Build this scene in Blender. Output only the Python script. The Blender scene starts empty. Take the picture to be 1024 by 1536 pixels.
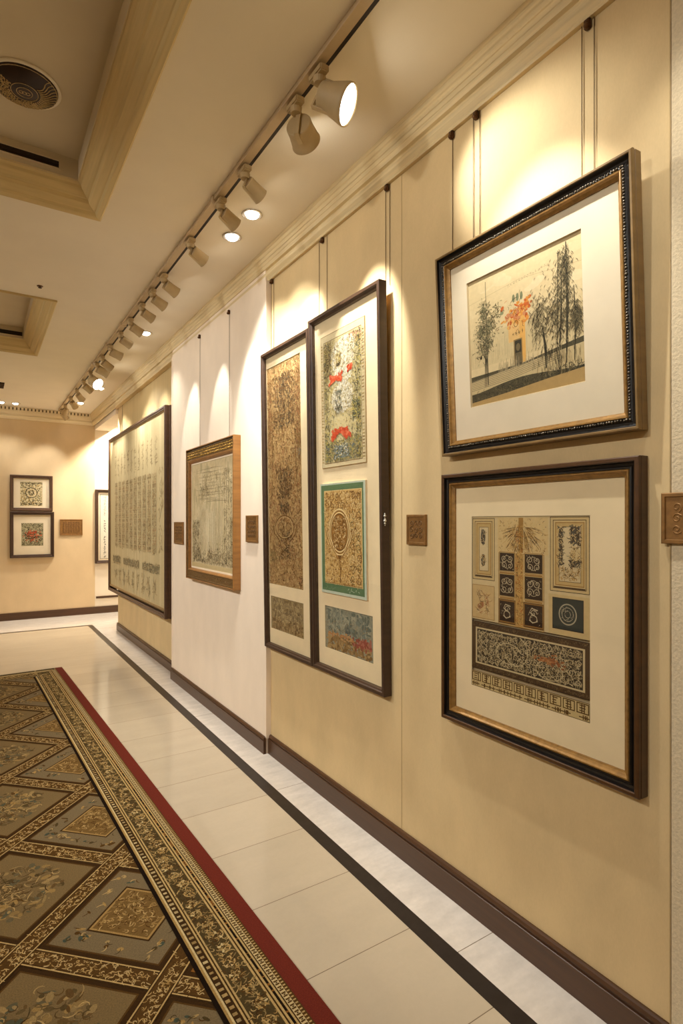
import bpy, bmesh, math, random
from mathutils import Vector, Matrix

C = bpy.context.scene.collection
SC = bpy.context.scene
PI = math.pi
R = random.Random(7)

# ------------------------------------------------------------------ materials
def lin(h):
    def f(c):
        c /= 255.0
        return c / 12.92 if c <= 0.04045 else ((c + 0.055) / 1.055) ** 2.4
    return tuple(f(c) for c in h)

class NT:
    def __init__(self, name):
        self.m = bpy.data.materials.new(name)
        self.m.use_nodes = True
        self.t = self.m.node_tree
        self.t.nodes.clear()
        self.out = self.n('ShaderNodeOutputMaterial')
    def n(self, kind, **kw):
        x = self.t.nodes.new(kind)
        for k, v in kw.items():
            setattr(x, k, v)
        return x
    def l(self, a, b):
        self.t.links.new(a, b)
    def coords(self, scale=(1, 1, 1)):
        tc = self.n('ShaderNodeTexCoord')
        mp = self.n('ShaderNodeMapping')
        mp.inputs['Scale'].default_value = scale
        self.l(tc.outputs['Object'], mp.inputs['Vector'])
        return mp.outputs['Vector']
    def noise(self, vec, scale, detail=4, rough=0.55):
        x = self.n('ShaderNodeTexNoise')
        x.inputs['Scale'].default_value = scale
        x.inputs['Detail'].default_value = detail
        x.inputs['Roughness'].default_value = rough
        self.l(vec, x.inputs['Vector'])
        return x.outputs['Fac']
    def ramp(self, fac, stops):
        x = self.n('ShaderNodeValToRGB')
        e = x.color_ramp.elements
        while len(e) < len(stops):
            e.new(0.5)
        for k, (p, c) in enumerate(stops):
            e[k].position = p
            e[k].color = (*c, 1)
        self.l(fac, x.inputs['Fac'])
        return x.outputs['Color']
    def bsdf(self, rough=0.6, metal=0.0, spec=0.5, coat=0.0):
        b = self.n('ShaderNodeBsdfPrincipled')
        b.inputs['Roughness'].default_value = rough
        b.inputs['Metallic'].default_value = metal
        b.inputs['Specular IOR Level'].default_value = spec
        b.inputs['Coat Weight'].default_value = coat
        self.l(b.outputs[0], self.out.inputs[0])
        return b
    def bump(self, fac, b, strength=0.2, dist=0.01):
        x = self.n('ShaderNodeBump')
        x.inputs['Strength'].default_value = strength
        x.inputs['Distance'].default_value = dist
        self.l(fac, x.inputs['Height'])
        self.l(x.outputs[0], b.inputs['Normal'])

def scale_c(c, k):
    return tuple(min(1, x * k) for x in c)

def simple(name, col, rough=0.6, metal=0.0, spec=0.5, var=0.08, nscale=(20, 20, 20), bump=0.0, ns=1.0, coat=0.0, lo=0.35, hi=0.65):
    t = NT(name)
    v = t.coords(nscale)
    f = t.noise(v, ns, 5)
    c = t.ramp(f, [(lo, scale_c(col, 1 - var)), (hi, scale_c(col, 1 + var))])
    b = t.bsdf(rough, metal, spec, coat)
    t.l(c, b.inputs['Base Color'])
    if bump:
        t.bump(f, b, bump, 0.004)
    return t.m

def wall_cloth(name, col, var=0.06, bump=0.12):
    t = NT(name)
    f1 = t.noise(t.coords((3, 3, 1.7)), 2.0, 6)
    f2 = t.noise(t.coords((200, 260, 90)), 1.0, 3)
    m = t.n('ShaderNodeMath', operation='MULTIPLY_ADD')
    m.inputs[1].default_value = 0.35
    t.l(f2, m.inputs[0]); t.l(f1, m.inputs[2])
    c = t.ramp(m.outputs[0], [(0.5, scale_c(col, 1 - var)), (0.85, scale_c(col, 1 + var))])
    b = t.bsdf(0.75, 0, 0.25)
    t.l(c, b.inputs['Base Color'])
    t.bump(f2, b, bump, 0.002)
    return t.m

def wood(name, col, rough=0.4, var=0.25, scale=(6, 60, 60), coat=0.0):
    t = NT(name)
    f = t.noise(t.coords(scale), 1.0, 6, 0.6)
    c = t.ramp(f, [(0.3, scale_c(col, 1 - var)), (0.7, scale_c(col, 1 + var))])
    b = t.bsdf(rough, 0, 0.5, coat)
    t.l(c, b.inputs['Base Color'])
    t.bump(f, b, 0.08, 0.002)
    return t.m

def ink_mat(name, rough=0.8, var=0.10, nscale=60, spec=0.2, bump=0.0):
    t = NT(name)
    a = t.n('ShaderNodeVertexColor', layer_name='ink')
    f = t.noise(t.coords(), nscale, 5)
    c = t.ramp(f, [(0.3, (1 - var,) * 3), (0.7, (1.0,) * 3)])
    mx = t.n('ShaderNodeMix', data_type='RGBA', blend_type='MULTIPLY')
    mx.inputs['Factor'].default_value = 1.0
    t.l(a.outputs['Color'], mx.inputs['A']); t.l(c, mx.inputs['B'])
    b = t.bsdf(rough, 0, spec)
    t.l(mx.outputs['Result'], b.inputs['Base Color'])
    if bump:
        t.bump(f, b, bump, 0.003)
    return t.m

def glass_mat():
    t = NT('picture_glass')
    fr = t.n('ShaderNodeFresnel')
    ge = t.n('ShaderNodeNewGeometry')      # a thin pane reflects the same from both sides
    ior = t.n('ShaderNodeMapRange')
    ior.inputs['To Min'].default_value = 1.45; ior.inputs['To Max'].default_value = 1 / 1.45
    t.l(ge.outputs['Backfacing'], ior.inputs['Value']); t.l(ior.outputs['Result'], fr.inputs['IOR'])
    tr = t.n('ShaderNodeBsdfTransparent')
    gl = t.n('ShaderNodeBsdfGlossy'); gl.inputs['Roughness'].default_value = 0.03
    f = t.noise(t.coords(), 3.0, 2)
    tint = t.ramp(f, [(0.3, (0.97, 0.98, 0.97)), (0.7, (0.985, 0.985, 0.98))])
    t.l(tint, tr.inputs['Color'])
    mx = t.n('ShaderNodeMixShader')
    t.l(fr.outputs[0], mx.inputs[0]); t.l(tr.outputs[0], mx.inputs[1]); t.l(gl.outputs[0], mx.inputs[2])
    t.l(mx.outputs[0], t.out.inputs[0])
    return t.m

def emit_mat(name, col, strength):
    t = NT(name)
    e = t.n('ShaderNodeEmission')
    f = t.noise(t.coords(), 40, 2)
    c = t.ramp(f, [(0.3, scale_c(col, 0.95)), (0.7, col)])
    t.l(c, e.inputs['Color'])
    e.inputs['Strength'].default_value = strength
    t.l(e.outputs[0], t.out.inputs[0])
    return t.m

def marble(name, col, var, tile_attr=True, rough=0.16, sc=1.0):
    t = NT(name)
    f1 = t.noise(t.coords((1.2 * sc, 3.5 * sc, 1)), 1.6, 8, 0.6)
    f2 = t.noise(t.coords((1, 1, 1)), 45, 6, 0.7)
    m = t.n('ShaderNodeMath', operation='MULTIPLY_ADD'); m.inputs[1].default_value = 0.4
    t.l(f2, m.inputs[0]); t.l(f1, m.inputs[2])
    c = t.ramp(m.outputs[0], [(0.5, scale_c(col, 1 - var)), (0.72, col), (0.92, scale_c(col, 1 + var))])
    a = t.n('ShaderNodeVertexColor', layer_name='ink')
    mx = t.n('ShaderNodeMix', data_type='RGBA', blend_type='MULTIPLY')
    mx.inputs['Factor'].default_value = 1.0
    t.l(a.outputs['Color'], mx.inputs['A']); t.l(c, mx.inputs['B'])
    b = t.bsdf(rough, 0, 0.5)
    t.l(mx.outputs['Result'], b.inputs['Base Color'])
    fr = t.ramp(f2, [(0.3, (rough * 0.7,) * 3), (0.7, (rough * 1.5,) * 3)])
    t.l(fr, b.inputs['Roughness'])
    return t.m

M = {}
M['wall'] = wall_cloth('cream_wall_cloth', lin((213, 188, 142)))
M['stucco'] = simple('rough_cream_stucco', lin((214, 197, 165)), 0.9, 0, 0.2, 0.07, (130, 130, 130), 0.5)
M['white_panel'] = wall_cloth('pale_wall_panel', lin((240, 224, 204)), 0.03, 0.05)
M['khaki'] = wood('khaki_wall_cloth', lin((196, 172, 122)), 0.8, 0.10, (120, 60, 1.5))
M['white_wall'] = wall_cloth('white_alcove_wall', lin((232, 220, 200)), 0.03, 0.05)
M['back_wall'] = wall_cloth('tan_end_wall', lin((212, 188, 150)), 0.04, 0.06)
M['ceiling'] = simple('cream_ceiling_paint', lin((238, 228, 208)), 0.85, 0, 0.2, 0.02, (3, 3, 3))
M['cornice'] = wood('cream_glazed_plaster', lin((222, 202, 158)), 0.55, 0.12, (40, 2.5, 60))
M['cornice_x_lit'] = wood('cream_glazed_plaster_across_lit', lin((232, 216, 180)), 0.55, 0.12, (2.5, 40, 60))  # lighter copy for the end wall, downlight glow put into the colour
M['coffer'] = wood('olive_gold_coffer_paint', lin((204, 180, 126)), 0.55, 0.12, (50, 2.0, 50))
M['coffer_x'] = wood('olive_gold_coffer_paint_across', lin((204, 180, 126)), 0.55, 0.12, (2.0, 50, 50))
M['coffer_top'] = simple('coffer_ceiling_paint', lin((208, 194, 166)), 0.85, 0, 0.2, 0.03, (3, 3, 3))
M['dark_slot'] = simple('dark_slot_metal', lin((38, 24, 14)), 0.6, 0.1, 0.4, 0.15)
M['skirting'] = wood('dark_brown_skirting', lin((74, 48, 28)), 0.35, 0.22, (60, 2, 60))
M['skirting_x'] = wood('dark_brown_skirting_across', lin((74, 48, 28)), 0.35, 0.22, (2, 60, 60))
M['tile'] = marble('beige_marble_tile', lin((193, 178, 154)), 0.05, rough=0.10)
M['strip'] = marble('grey_white_marble', lin((214, 205, 194)), 0.12, rough=0.12, sc=3.0)
M['joint'] = simple('dark_tile_joint', lin((110, 92, 70)), 0.8)
M['inlay'] = simple('black_stone_inlay', lin((40, 33, 30)), 0.3, 0, 0.3, 0.2)
M['paper'] = simple('cream_mount_board', lin((241, 219, 178)), 0.85, 0, 0.2, 0.03, (8, 8, 8))
M['paper_white'] = simple('white_mount_board', lin((236, 220, 192)), 0.85, 0, 0.2, 0.03, (8, 8, 8))
M['bevel'] = simple('mount_board_core', lin((190, 168, 130)), 0.85, 0, 0.2, 0.03)
M['ink'] = ink_mat('printed_paper')
M['ink_gloss'] = ink_mat('printed_board', 0.45, 0.12, 40, 0.4)
M['rug'] = ink_mat('woven_wool_pile', 0.95, 0.35, 220, 0.05, 0.5)
M['frame_brown'] = wood('dark_walnut_frame', lin((78, 50, 24)), 0.38, 0.25, (40, 40, 4))
M['frame_dark'] = wood('dark_brown_frame', lin((64, 44, 30)), 0.42, 0.2, (40, 40, 4))
M['frame_slim'] = wood('brown_scroll_frame', lin((84, 60, 44)), 0.42, 0.2, (40, 40, 4))
M['frame_black'] = simple('black_lacquer', lin((20, 15, 12)), 0.3, 0, 0.5, 0.3)
M['frame_tan'] = wood('antique_tan_gilt', lin((128, 100, 58)), 0.4, 0.2, (30, 30, 6))
M['gilt'] = simple('antique_gilt', lin((150, 112, 58)), 0.42, 0.35, 0.5, 0.2, (60, 60, 60))
M['gilt_bright'] = simple('bright_gilt', lin((196, 158, 80)), 0.35, 0.6, 0.5, 0.25, (90, 90, 90), 0.6)
M['gold_wood'] = wood('honey_gilded_wood', lin((144, 99, 48)), 0.42, 0.22, (40, 40, 5))
M['gold_dark'] = simple('umber_gilded_carving', lin((112, 84, 44)), 0.5, 0.3, 0.5, 0.35, (140, 140, 140), 0.8)
M['bead'] = simple('silver_flecked_black', lin((112, 102, 86)), 0.3, 0.5, 0.6, 0.75, (300, 300, 300))
M['brass'] = simple('brown_brass', lin((140, 102, 56)), 0.45, 0.4, 0.5, 0.15, (60, 60, 60))
M['brass_dark'] = simple('dark_brass_relief', lin((98, 70, 38)), 0.45, 0.5, 0.5, 0.2, (80, 80, 80))
M['track'] = simple('cream_track_enamel', lin((196, 174, 140)), 0.5, 0, 0.4, 0.04)
M['lamp_body'] = simple('beige_lamp_enamel', lin((186, 164, 124)), 0.5, 0, 0.4, 0.05)
M['wire'] = simple('brown_picture_wire', lin((96, 72, 40)), 0.5, 0.4)
M['hook'] = simple('bronze_hook', lin((86, 56, 30)), 0.4, 0.6)
M['seam'] = simple('wall_seam_cloth', lin((180, 154, 110)), 0.8)
M['recess_edge'] = simple('dark_recess_edge', lin((70, 56, 38)), 0.8)
M['carve_dark'] = simple('carving_shadow_glaze', lin((96, 78, 50)), 0.8)  # dark gaps between the dentils, recess shade put into the colour
M['glass'] = glass_mat()
M['lens'] = emit_mat('lit_lamp_lens', (1.0, 0.93, 0.80), 14.0)
M['down_lens'] = emit_mat('lit_downlight', (1.0, 0.95, 0.84), 12.0)
M['chrome'] = simple('pale_chrome', lin((210, 205, 196)), 0.25, 0.8)
M['bronze'] = simple('dark_bronze_glaze', lin((44, 26, 16)), 0.35, 0.3, 0.5, 0.3)
M['crystal'] = simple('gold_beading', lin((176, 150, 100)), 0.35, 0.3, 0.5, 0.3, (150, 150, 150))
M['pearl'] = simple('silver_charm', lin((220, 214, 200)), 0.25, 0.4)

# ------------------------------------------------------------------ object helpers
def link(name, me, mats, parent=None):
    o = bpy.data.objects.new(name, me)
    for m in (mats if isinstance(mats, (list, tuple)) else [mats]):
        me.materials.append(m)
    C.objects.link(o)
    if parent is not None:
        o.parent = parent
    return o

def from_bm(name, bm, mats, parent=None, smooth=False):
    bmesh.ops.recalc_face_normals(bm, faces=bm.faces)
    me = bpy.data.meshes.new(name)
    bm.to_mesh(me); bm.free()
    if smooth:
        for p in me.polygons:
            p.use_smooth = True
    return link(name, me, mats, parent)

def box(bm, x0, x1, y0, y1, z0, z1, mi=0):
    v = [bm.verts.new(p) for p in ((x0, y0, z0), (x1, y0, z0), (x1, y1, z0), (x0, y1, z0),
                                   (x0, y0, z1), (x1, y0, z1), (x1, y1, z1), (x0, y1, z1))]
    for f in ((3, 2, 1, 0), (4, 5, 6, 7), (0, 1, 5, 4), (1, 2, 6, 5), (2, 3, 7, 6), (3, 0, 4, 7)):
        bm.faces.new([v[i] for i in f]).material_index = mi

def box_obj(name, x0, x1, y0, y1, z0, z1, mat, parent=None, bev=0.0):
    bm = bmesh.new(); box(bm, x0, x1, y0, y1, z0, z1)
    if bev:
        bmesh.ops.bevel(bm, geom=list(bm.edges), offset=bev, segments=2, affect='EDGES', profile=0.6)
    return from_bm(name, bm, mat, parent)

def struct(o):
    o['kind'] = 'structure'
    return o

def tag(o, label, cat, group=None):
    o['label'] = label; o['category'] = cat
    if group:
        o['group'] = group
    return o

def empty(name, mat4, label, cat, group=None):
    o = bpy.data.objects.new(name, None)
    o.empty_display_size = 0.05
    C.objects.link(o)
    o.matrix_world = mat4
    return tag(o, label, cat, group)

def basis(ex, ey, ez, loc):
    return Matrix(((ex[0], ey[0], ez[0], loc[0]), (ex[1], ey[1], ez[1], loc[1]),
                   (ex[2], ey[2], ez[2], loc[2]), (0, 0, 0, 1)))

def on_right(xw, yc, z, tilt=0.0):      # local x runs away from the camera side to near side, y up, z out of the wall
    return basis((0, -1, 0), (0, 0, 1), (-1, 0, 0), (xw, yc, z)) @ Matrix.Rotation(tilt, 4, 'X')

def on_back(xc, yw, z):
    return basis((1, 0, 0), (0, 0, 1), (0, -1, 0), (xc, yw, z))

def sweep_rect(bm, w, h, prof, sides=(1, 1, 1, 1), mi=0, closed=False):
    """prof: (inset, height out of the wall); rectangle centred in x, bottom at y=0. sides scale the inset (l, r, t, b)."""
    rings = []
    l, r, t, b = sides
    for d, z in prof:
        pts = ((-w / 2 + d * l, d * b), (w / 2 - d * r, d * b), (w / 2 - d * r, h - d * t), (-w / 2 + d * l, h - d * t))
        rings.append([bm.verts.new((x, y, z)) for x, y in pts])
    n = len(rings)
    for k in range(n if closed else n - 1):
        a, c = rings[k], rings[(k + 1) % n]
        for i in range(4):
            j = (i + 1) % 4
            bm.faces.new((a[i], a[j], c[j], c[i])).material_index = mi

def sweep_obj(name, w, h, prof, mat, parent, sides=(1, 1, 1, 1), closed=False):
    bm = bmesh.new(); sweep_rect(bm, w, h, prof, sides, 0, closed)
    return from_bm(name, bm, mat, parent)

def sheet(name, x0, x1, y0, y1, z, holes, depth, mats, parent):
    """mount board in the local x-y plane with bevelled windows"""
    bm = bmesh.new()
    xs = sorted({x0, x1, *[h[0] for h in holes], *[h[1] for h in holes]})
    ys = sorted({y0, y1, *[h[2] for h in holes], *[h[3] for h in holes]})
    for i in range(len(xs) - 1):
        for j in range(len(ys) - 1):
            cx, cy = (xs[i] + xs[i + 1]) / 2, (ys[j] + ys[j + 1]) / 2
            if any(h[0] < cx < h[1] and h[2] < cy < h[3] for h in holes):
                continue
            v = [bm.verts.new((x, y, z)) for x, y in ((xs[i], ys[j]), (xs[i + 1], ys[j]), (xs[i + 1], ys[j + 1]), (xs[i], ys[j + 1]))]
            bm.faces.new(v)
    e = depth * 0.6
    for h in holes:
        a = [(h[0], h[2]), (h[1], h[2]), (h[1], h[3]), (h[0], h[3])]
        b = [(h[0] + e, h[2] + e), (h[1] - e, h[2] + e), (h[1] - e, h[3] - e), (h[0] + e, h[3] - e)]
        for i in range(4):
            j = (i + 1) % 4
            v = [bm.verts.new((*a[i], z)), bm.verts.new((*a[j], z)), bm.verts.new((*b[j], z - depth)), bm.verts.new((*b[i], z - depth))]
            bm.faces.new(v).material_index = 1
    me = bpy.data.meshes.new(name); bm.to_mesh(me); bm.free()
    return link(name, me, mats, parent)

def glass(w0, w1, h0, h1, z, parent):
    bm = bmesh.new()
    bm.faces.new([bm.verts.new(p) for p in ((w0, h0, z), (w1, h0, z), (w1, h1, z), (w0, h1, z))])
    me = bpy.data.meshes.new('glass'); bm.to_mesh(me); bm.free()
    return link('glass', me, M['glass'], parent)

# ------------------------------------------------------------------ drawing with coloured flat strokes
class Ink:
    def __init__(self, seed=1):
        self.v = []; self.f = []; self.c = []; self.z = 0.0; self.r = random.Random(seed)
        self.dz = 4e-7; self.dr = 3e-6
    def poly(self, pts, col):
        i = len(self.v)
        self.v += [(x, y, self.z) for x, y in pts]
        self.c += [col] * len(pts)
        self.f.append(tuple(range(i, i + len(pts))))
        self.z += self.dz
    def rect(self, x0, y0, x1, y1, col):
        self.poly(((x0, y0), (x1, y0), (x1, y1), (x0, y1)), col)
        self.z += self.dr
    def frame(self, x0, y0, x1, y1, t, col):
        self.rect(x0, y0, x1, y0 + t, col); self.rect(x0, y1 - t, x1, y1, col)
        self.rect(x0, y0 + t, x0 + t, y1 - t, col); self.rect(x1 - t, y0 + t, x1, y1 - t, col)
    def ell(self, cx, cy, rx, ry, col, n=10, rot=0.0):
        ca, sa = math.cos(rot), math.sin(rot)
        self.poly([(cx + rx * math.cos(a) * ca - ry * math.sin(a) * sa, cy + rx * math.cos(a) * sa + ry * math.sin(a) * ca)
                   for a in [2 * PI * k / n for k in range(n)]], col)
    def ring(self, cx, cy, rx, ry, w, col, n=28, a0=0.0, a1=2 * PI):
        self.stroke([(cx + rx * math.cos(a0 + (a1 - a0) * k / n), cy + ry * math.sin(a0 + (a1 - a0) * k / n)) for k in range(n + 1)], w, col)
    def stroke(self, pts, w, col, taper=False):
        n = len(pts); L = []
        for k, (x, y) in enumerate(pts):
            a = pts[max(k - 1, 0)]; b = pts[min(k + 1, n - 1)]
            dx, dy = b[0] - a[0], b[1] - a[1]
            q = math.hypot(dx, dy) or 1e-9
            ww = w / 2 * ((math.sin(PI * (0.12 + 0.80 * k / max(n - 1, 1)))) if taper else 1)
            L.append((x - dy / q * ww, y + dx / q * ww, x + dy / q * ww, y - dx / q * ww))
        i = len(self.v)
        for a in L:
            self.v += [(a[0], a[1], self.z), (a[2], a[3], self.z)]
            self.c += [col, col]
        for k in range(n - 1):
            j = i + 2 * k
            self.f.append((j, j + 1, j + 3, j + 2))
        self.z += self.dz
    def spiral(self, cx, cy, r, w, col, turns=1.4, a0=0.0, sgn=1, n=16):
        self.stroke([(cx + r * (1 - 0.8 * k / n) * math.cos(a0 + sgn * turns * 2 * PI * k / n),
                      cy + r * (1 - 0.8 * k / n) * math.sin(a0 + sgn * turns * 2 * PI * k / n)) for k in range(n + 1)], w, col)
    def curl(self, x, y, s, w, col):
        a = self.r.uniform(0, 2 * PI); k = self.r.uniform(-3, 3); p = [(x, y)]
        for _ in range(5):
            x += math.cos(a) * s / 5; y += math.sin(a) * s / 5; a += k / 3; p.append((x, y))
        self.stroke(p, w, col, True)
    def curls(self, x0, y0, x1, y1, n, s, w, cols, dens=None):
        for _ in range(n):
            x, y = self.r.uniform(x0, x1), self.r.uniform(y0, y1)
            if dens and self.r.random() > dens((x - x0) / (x1 - x0), (y - y0) / (y1 - y0)):
                continue
            x = min(max(x, x0 + s * 0.5), x1 - s * 0.5) if x1 - x0 > s else x
            y = min(max(y, y0 + s * 0.5), y1 - s * 0.5) if y1 - y0 > s else y
            self.curl(x, y, s * self.r.uniform(0.5, 1.2), w * self.r.uniform(0.6, 1.3), self.r.choice(cols))
    def arabesque(self, x0, y0, x1, y1, step, w, cols):
        """a field of interlocking spirals with leaves"""
        nx = max(1, round((x1 - x0) / step)); ny = max(1, round((y1 - y0) / step))
        sx, sy = (x1 - x0) / nx, (y1 - y0) / ny
        for i in range(nx):
            for j in range(ny):
                cx, cy = x0 + (i + 0.5) * sx, y0 + (j + 0.5) * sy
                a = self.r.uniform(0, 2 * PI); sg = 1 if (i + j) % 2 else -1
                c = self.r.choice(cols)
                self.spiral(cx, cy, min(sx, sy) * 0.46, w, c, 1.3, a, sg, 12)
                for q in range(3):
                    b = a + q * 2.1
                    self.ell(cx + math.cos(b) * sx * 0.40, cy + math.sin(b) * sy * 0.40, w * 2.0, w * 0.9, self.r.choice(cols), 6, b + 0.8)
    def glyph(self, x, y, s, w, col, n=5):
        for _ in range(n):
            a = self.r.choice((0, 0, PI / 2, PI / 2, PI / 4, -PI / 4, 0.3))
            L = s * self.r.uniform(0.35, 0.95); px = x + self.r.uniform(-0.25, 0.25) * s; py = y + self.r.uniform(-0.38, 0.38) * s
            dx, dy = math.cos(a) * L / 2, math.sin(a) * L / 2; b = self.r.uniform(-0.1, 0.1) * s
            self.stroke([(px - dx, py - dy), (px + b * 0.5, py + b), (px + dx, py + dy)], w, col, True)
    def build(self, name, mat, parent=None, loc=(0, 0, 0), label=None):
        me = bpy.data.meshes.new(name)
        me.from_pydata(self.v, [], self.f)
        at = me.color_attributes.new('ink', 'FLOAT_COLOR', 'POINT')
        flat = []
        for c in self.c:
            flat += (c[0], c[1], c[2], 1.0)
        at.data.foreach_set('color', flat)
        me.update()
        o = link(name, me, mat, parent)
        o.location = loc
        if label:
            o['label'] = label
        return o

def cm(a, b, t):
    return tuple(a[i] * (1 - t) + b[i] * t for i in range(3))

# ------------------------------------------------------------------ camera
CZ = 1.45
cam = bpy.data.cameras.new('camera')
camo = bpy.data.objects.new('camera', cam)
C.objects.link(camo)
camo.location = (0, 0, CZ)
camo.rotation_euler = (PI / 2, 0, -math.radians(32.9))
cam.sensor_width = 36.0
cam.lens = 845 / 1536 * 36
cam.shift_y = 14 / 1536
cam.clip_start = 0.05
SC.camera = camo

# ------------------------------------------------------------------ the room
XW = 1.543          # near stretch of the picture wall
XP = 1.513          # pale panel standing 3 cm proud
XR = 1.585          # recessed stretch behind the scroll
YB = 9.55           # end wall
XL = -3.2           # wall out of sight on the other side
YF = -2.6           # wall behind the camera
ZC = 3.12           # ceiling
ZR = 2.95           # underside of the cornice

# floor: tiles, joints, marble strips
def floor():
    bm = bmesh.new()
    lay = bm.verts.layers.float_color.new('ink')
    def quad(x0, x1, y0, y1, mi, k=1.0):
        f = bm.faces.new([bm.verts.new(p) for p in ((x0, y0, 0), (x1, y0, 0), (x1, y1, 0), (x0, y1, 0))])
        f.material_index = mi
        for v in f.verts:
            v[lay] = (k, k, k, 1)
    g = 0.0028
    ys = [1.5556 + 0.389 * k for k in range(-11, 18)]
    ys = [y for y in ys if YF < y < 8.47]
    yy = [YF] + ys + [8.47]
    for a, b in zip(yy[:-1], yy[1:]):
        quad(XL, 1.293, a, b - g, 0, R.uniform(0.965, 1.03))
        quad(XL, 1.293, b - g, b, 2)
    ys = [1.3805 + 1.362 * k for k in range(-3, 7)]
    yy = [YF] + [y for y in ys if YF < y < YB] + [YB]
    for a, b in zip(yy[:-1], yy[1:]):
        quad(1.358, 3.4, a, b - g, 1, R.uniform(0.97, 1.02))
        quad(1.358, 3.4, b - g, b, 2)
    quad(XL, 1.358, 8.535, YB, 1)
    quad(XL, 1.293, 8.47, 8.535, 3)
    quad(1.293, 1.358, YF, 8.535, 3)
    return struct(from_bm('floor', bm, [M['tile'], M['strip'], M['joint'], M['inlay']]))
floor()

struct(box_obj('wall_right', XW, XW + 0.2, 0.775, 3.21, 0, ZC, M['wall']))
struct(box_obj('wall_right_entrance', XW - 0.006, XW + 0.2, YF, 0.775, 0, ZC, M['stucco']))
struct(box_obj('wall_right_panel', XP, XW + 0.2, 3.21, 5.21, 0, ZC, M['white_panel']))
struct(box_obj('wall_right_recess', XR, XR + 0.2, 5.21, 7.95, 0, ZC, M['wall']))
struct(box_obj('wall_right_cloth', XR - 0.006, XR, 5.222, 7.64, 1.2, ZR, M['khaki']))
struct(box_obj('trim_10', XR - 0.007, XR, 7.64, 7.655, 1.2, ZR, M['recess_edge']))
bm = bmesh.new(); box(bm, XW + 0.012, XR + 0.2, 7.95, YB, 2.885, ZC)
struct(from_bm('wall_right_far', bm, M['white_wall']))
struct(box_obj('wall_alcove', 2.9, 3.1, 7.75, YB, 0, ZC, M['white_wall']))
struct(box_obj('wall_alcove_side', XR + 0.2, 2.9, 7.75, 7.95, 0, ZC, M['white_wall']))
struct(box_obj('wall_back', XL, 1.558, YB - 0.005, YB + 0.2, 0, ZC, M['back_wall']))
struct(box_obj('wall_back_alcove', 1.558, 3.1, YB, YB + 0.2, 0, ZC, M['white_wall']))
struct(box_obj('wall_left', XL - 0.2, XL, YF, YB, 0, ZC, M['white_wall']))
struct(box_obj('wall_front', XL - 0.2, XW + 0.2, YF - 0.2, YF, 0, ZC, M['wall']))

# ceiling with coffers
COF = [(-1.7, 0.568, 1.35, 3.333), (-1.7, 0.505, 4.75, 6.40)]
def ceiling():
    bm = bmesh.new()
    xs = sorted({XL - 0.2, 3.1, -1.7, 0.568, 0.505}); ys = sorted({YF - 0.2, YB + 0.2, 1.35, 3.333, 4.75, 6.40})
    for i in range(len(xs) - 1):
        for j in range(len(ys) - 1):
            cx, cy = (xs[i] + xs[i + 1]) / 2, (ys[j] + ys[j + 1]) / 2
            if any(a < cx < b and c < cy < d for a, b, c, d in COF):
                continue
            bm.faces.new([bm.verts.new(p) for p in ((xs[i], ys[j], ZC), (xs[i], ys[j + 1], ZC), (xs[i + 1], ys[j + 1], ZC), (xs[i + 1], ys[j], ZC))])
    for a, b, c, d in COF:      # fascia and lid of each coffer
        e = 0.125
        a2, b2, c2, d2 = a + e, b - e, c + e, d - e
        z0, z1 = ZC + 0.10, 3.33
        P = [(a2, c2), (b2, c2), (b2, d2), (a2, d2)]
        for i in range(4):
            j = (i + 1) % 4
            bm.faces.new([bm.verts.new(p) for p in ((*P[i], z0), (*P[j], z0), (*P[j], z1), (*P[i], z1))]).material_index = 1
        bm.faces.new([bm.verts.new((*p, z1)) for p in P]).material_index = 1
    me = bpy.data.meshes.new('ceiling'); bm.to_mesh(me); bm.free()
    return struct(link('ceiling', me, [M['ceiling'], M['coffer_top']]))
ceiling()

def coffer_trim(name, a, b, c, d):
    prof = [(-0.006, 0.0), (-0.006, -0.014), (0.0, -0.016), (0.020, -0.006), (0.028, 0.008), (0.034, 0.010), (0.062, 0.030), (0.070, 0.048), (0.078, 0.052),
            (0.104, 0.080), (0.110, 0.092), (0.128, 0.105)]
    bm = bmesh.new()
    rings = []
    for dd, z in prof:
        rings.append([bm.verts.new((x, y, ZC + z)) for x, y in ((a + dd, c + dd), (b - dd, c + dd), (b - dd, d - dd), (a + dd, d - dd))])
    for k in range(len(rings) - 1):
        for i in range(4):
            j = (i + 1) % 4
            f = bm.faces.new((rings[k][i], rings[k][j], rings[k + 1][j], rings[k + 1][i]))
            f.material_index = 1 if i % 2 == 0 else 0
    struct(from_bm(name, bm, [M['coffer'], M['coffer_x']]))
coffer_trim('trim_1', *COF[0])
coffer_trim('trim_2', *COF[1])

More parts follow.
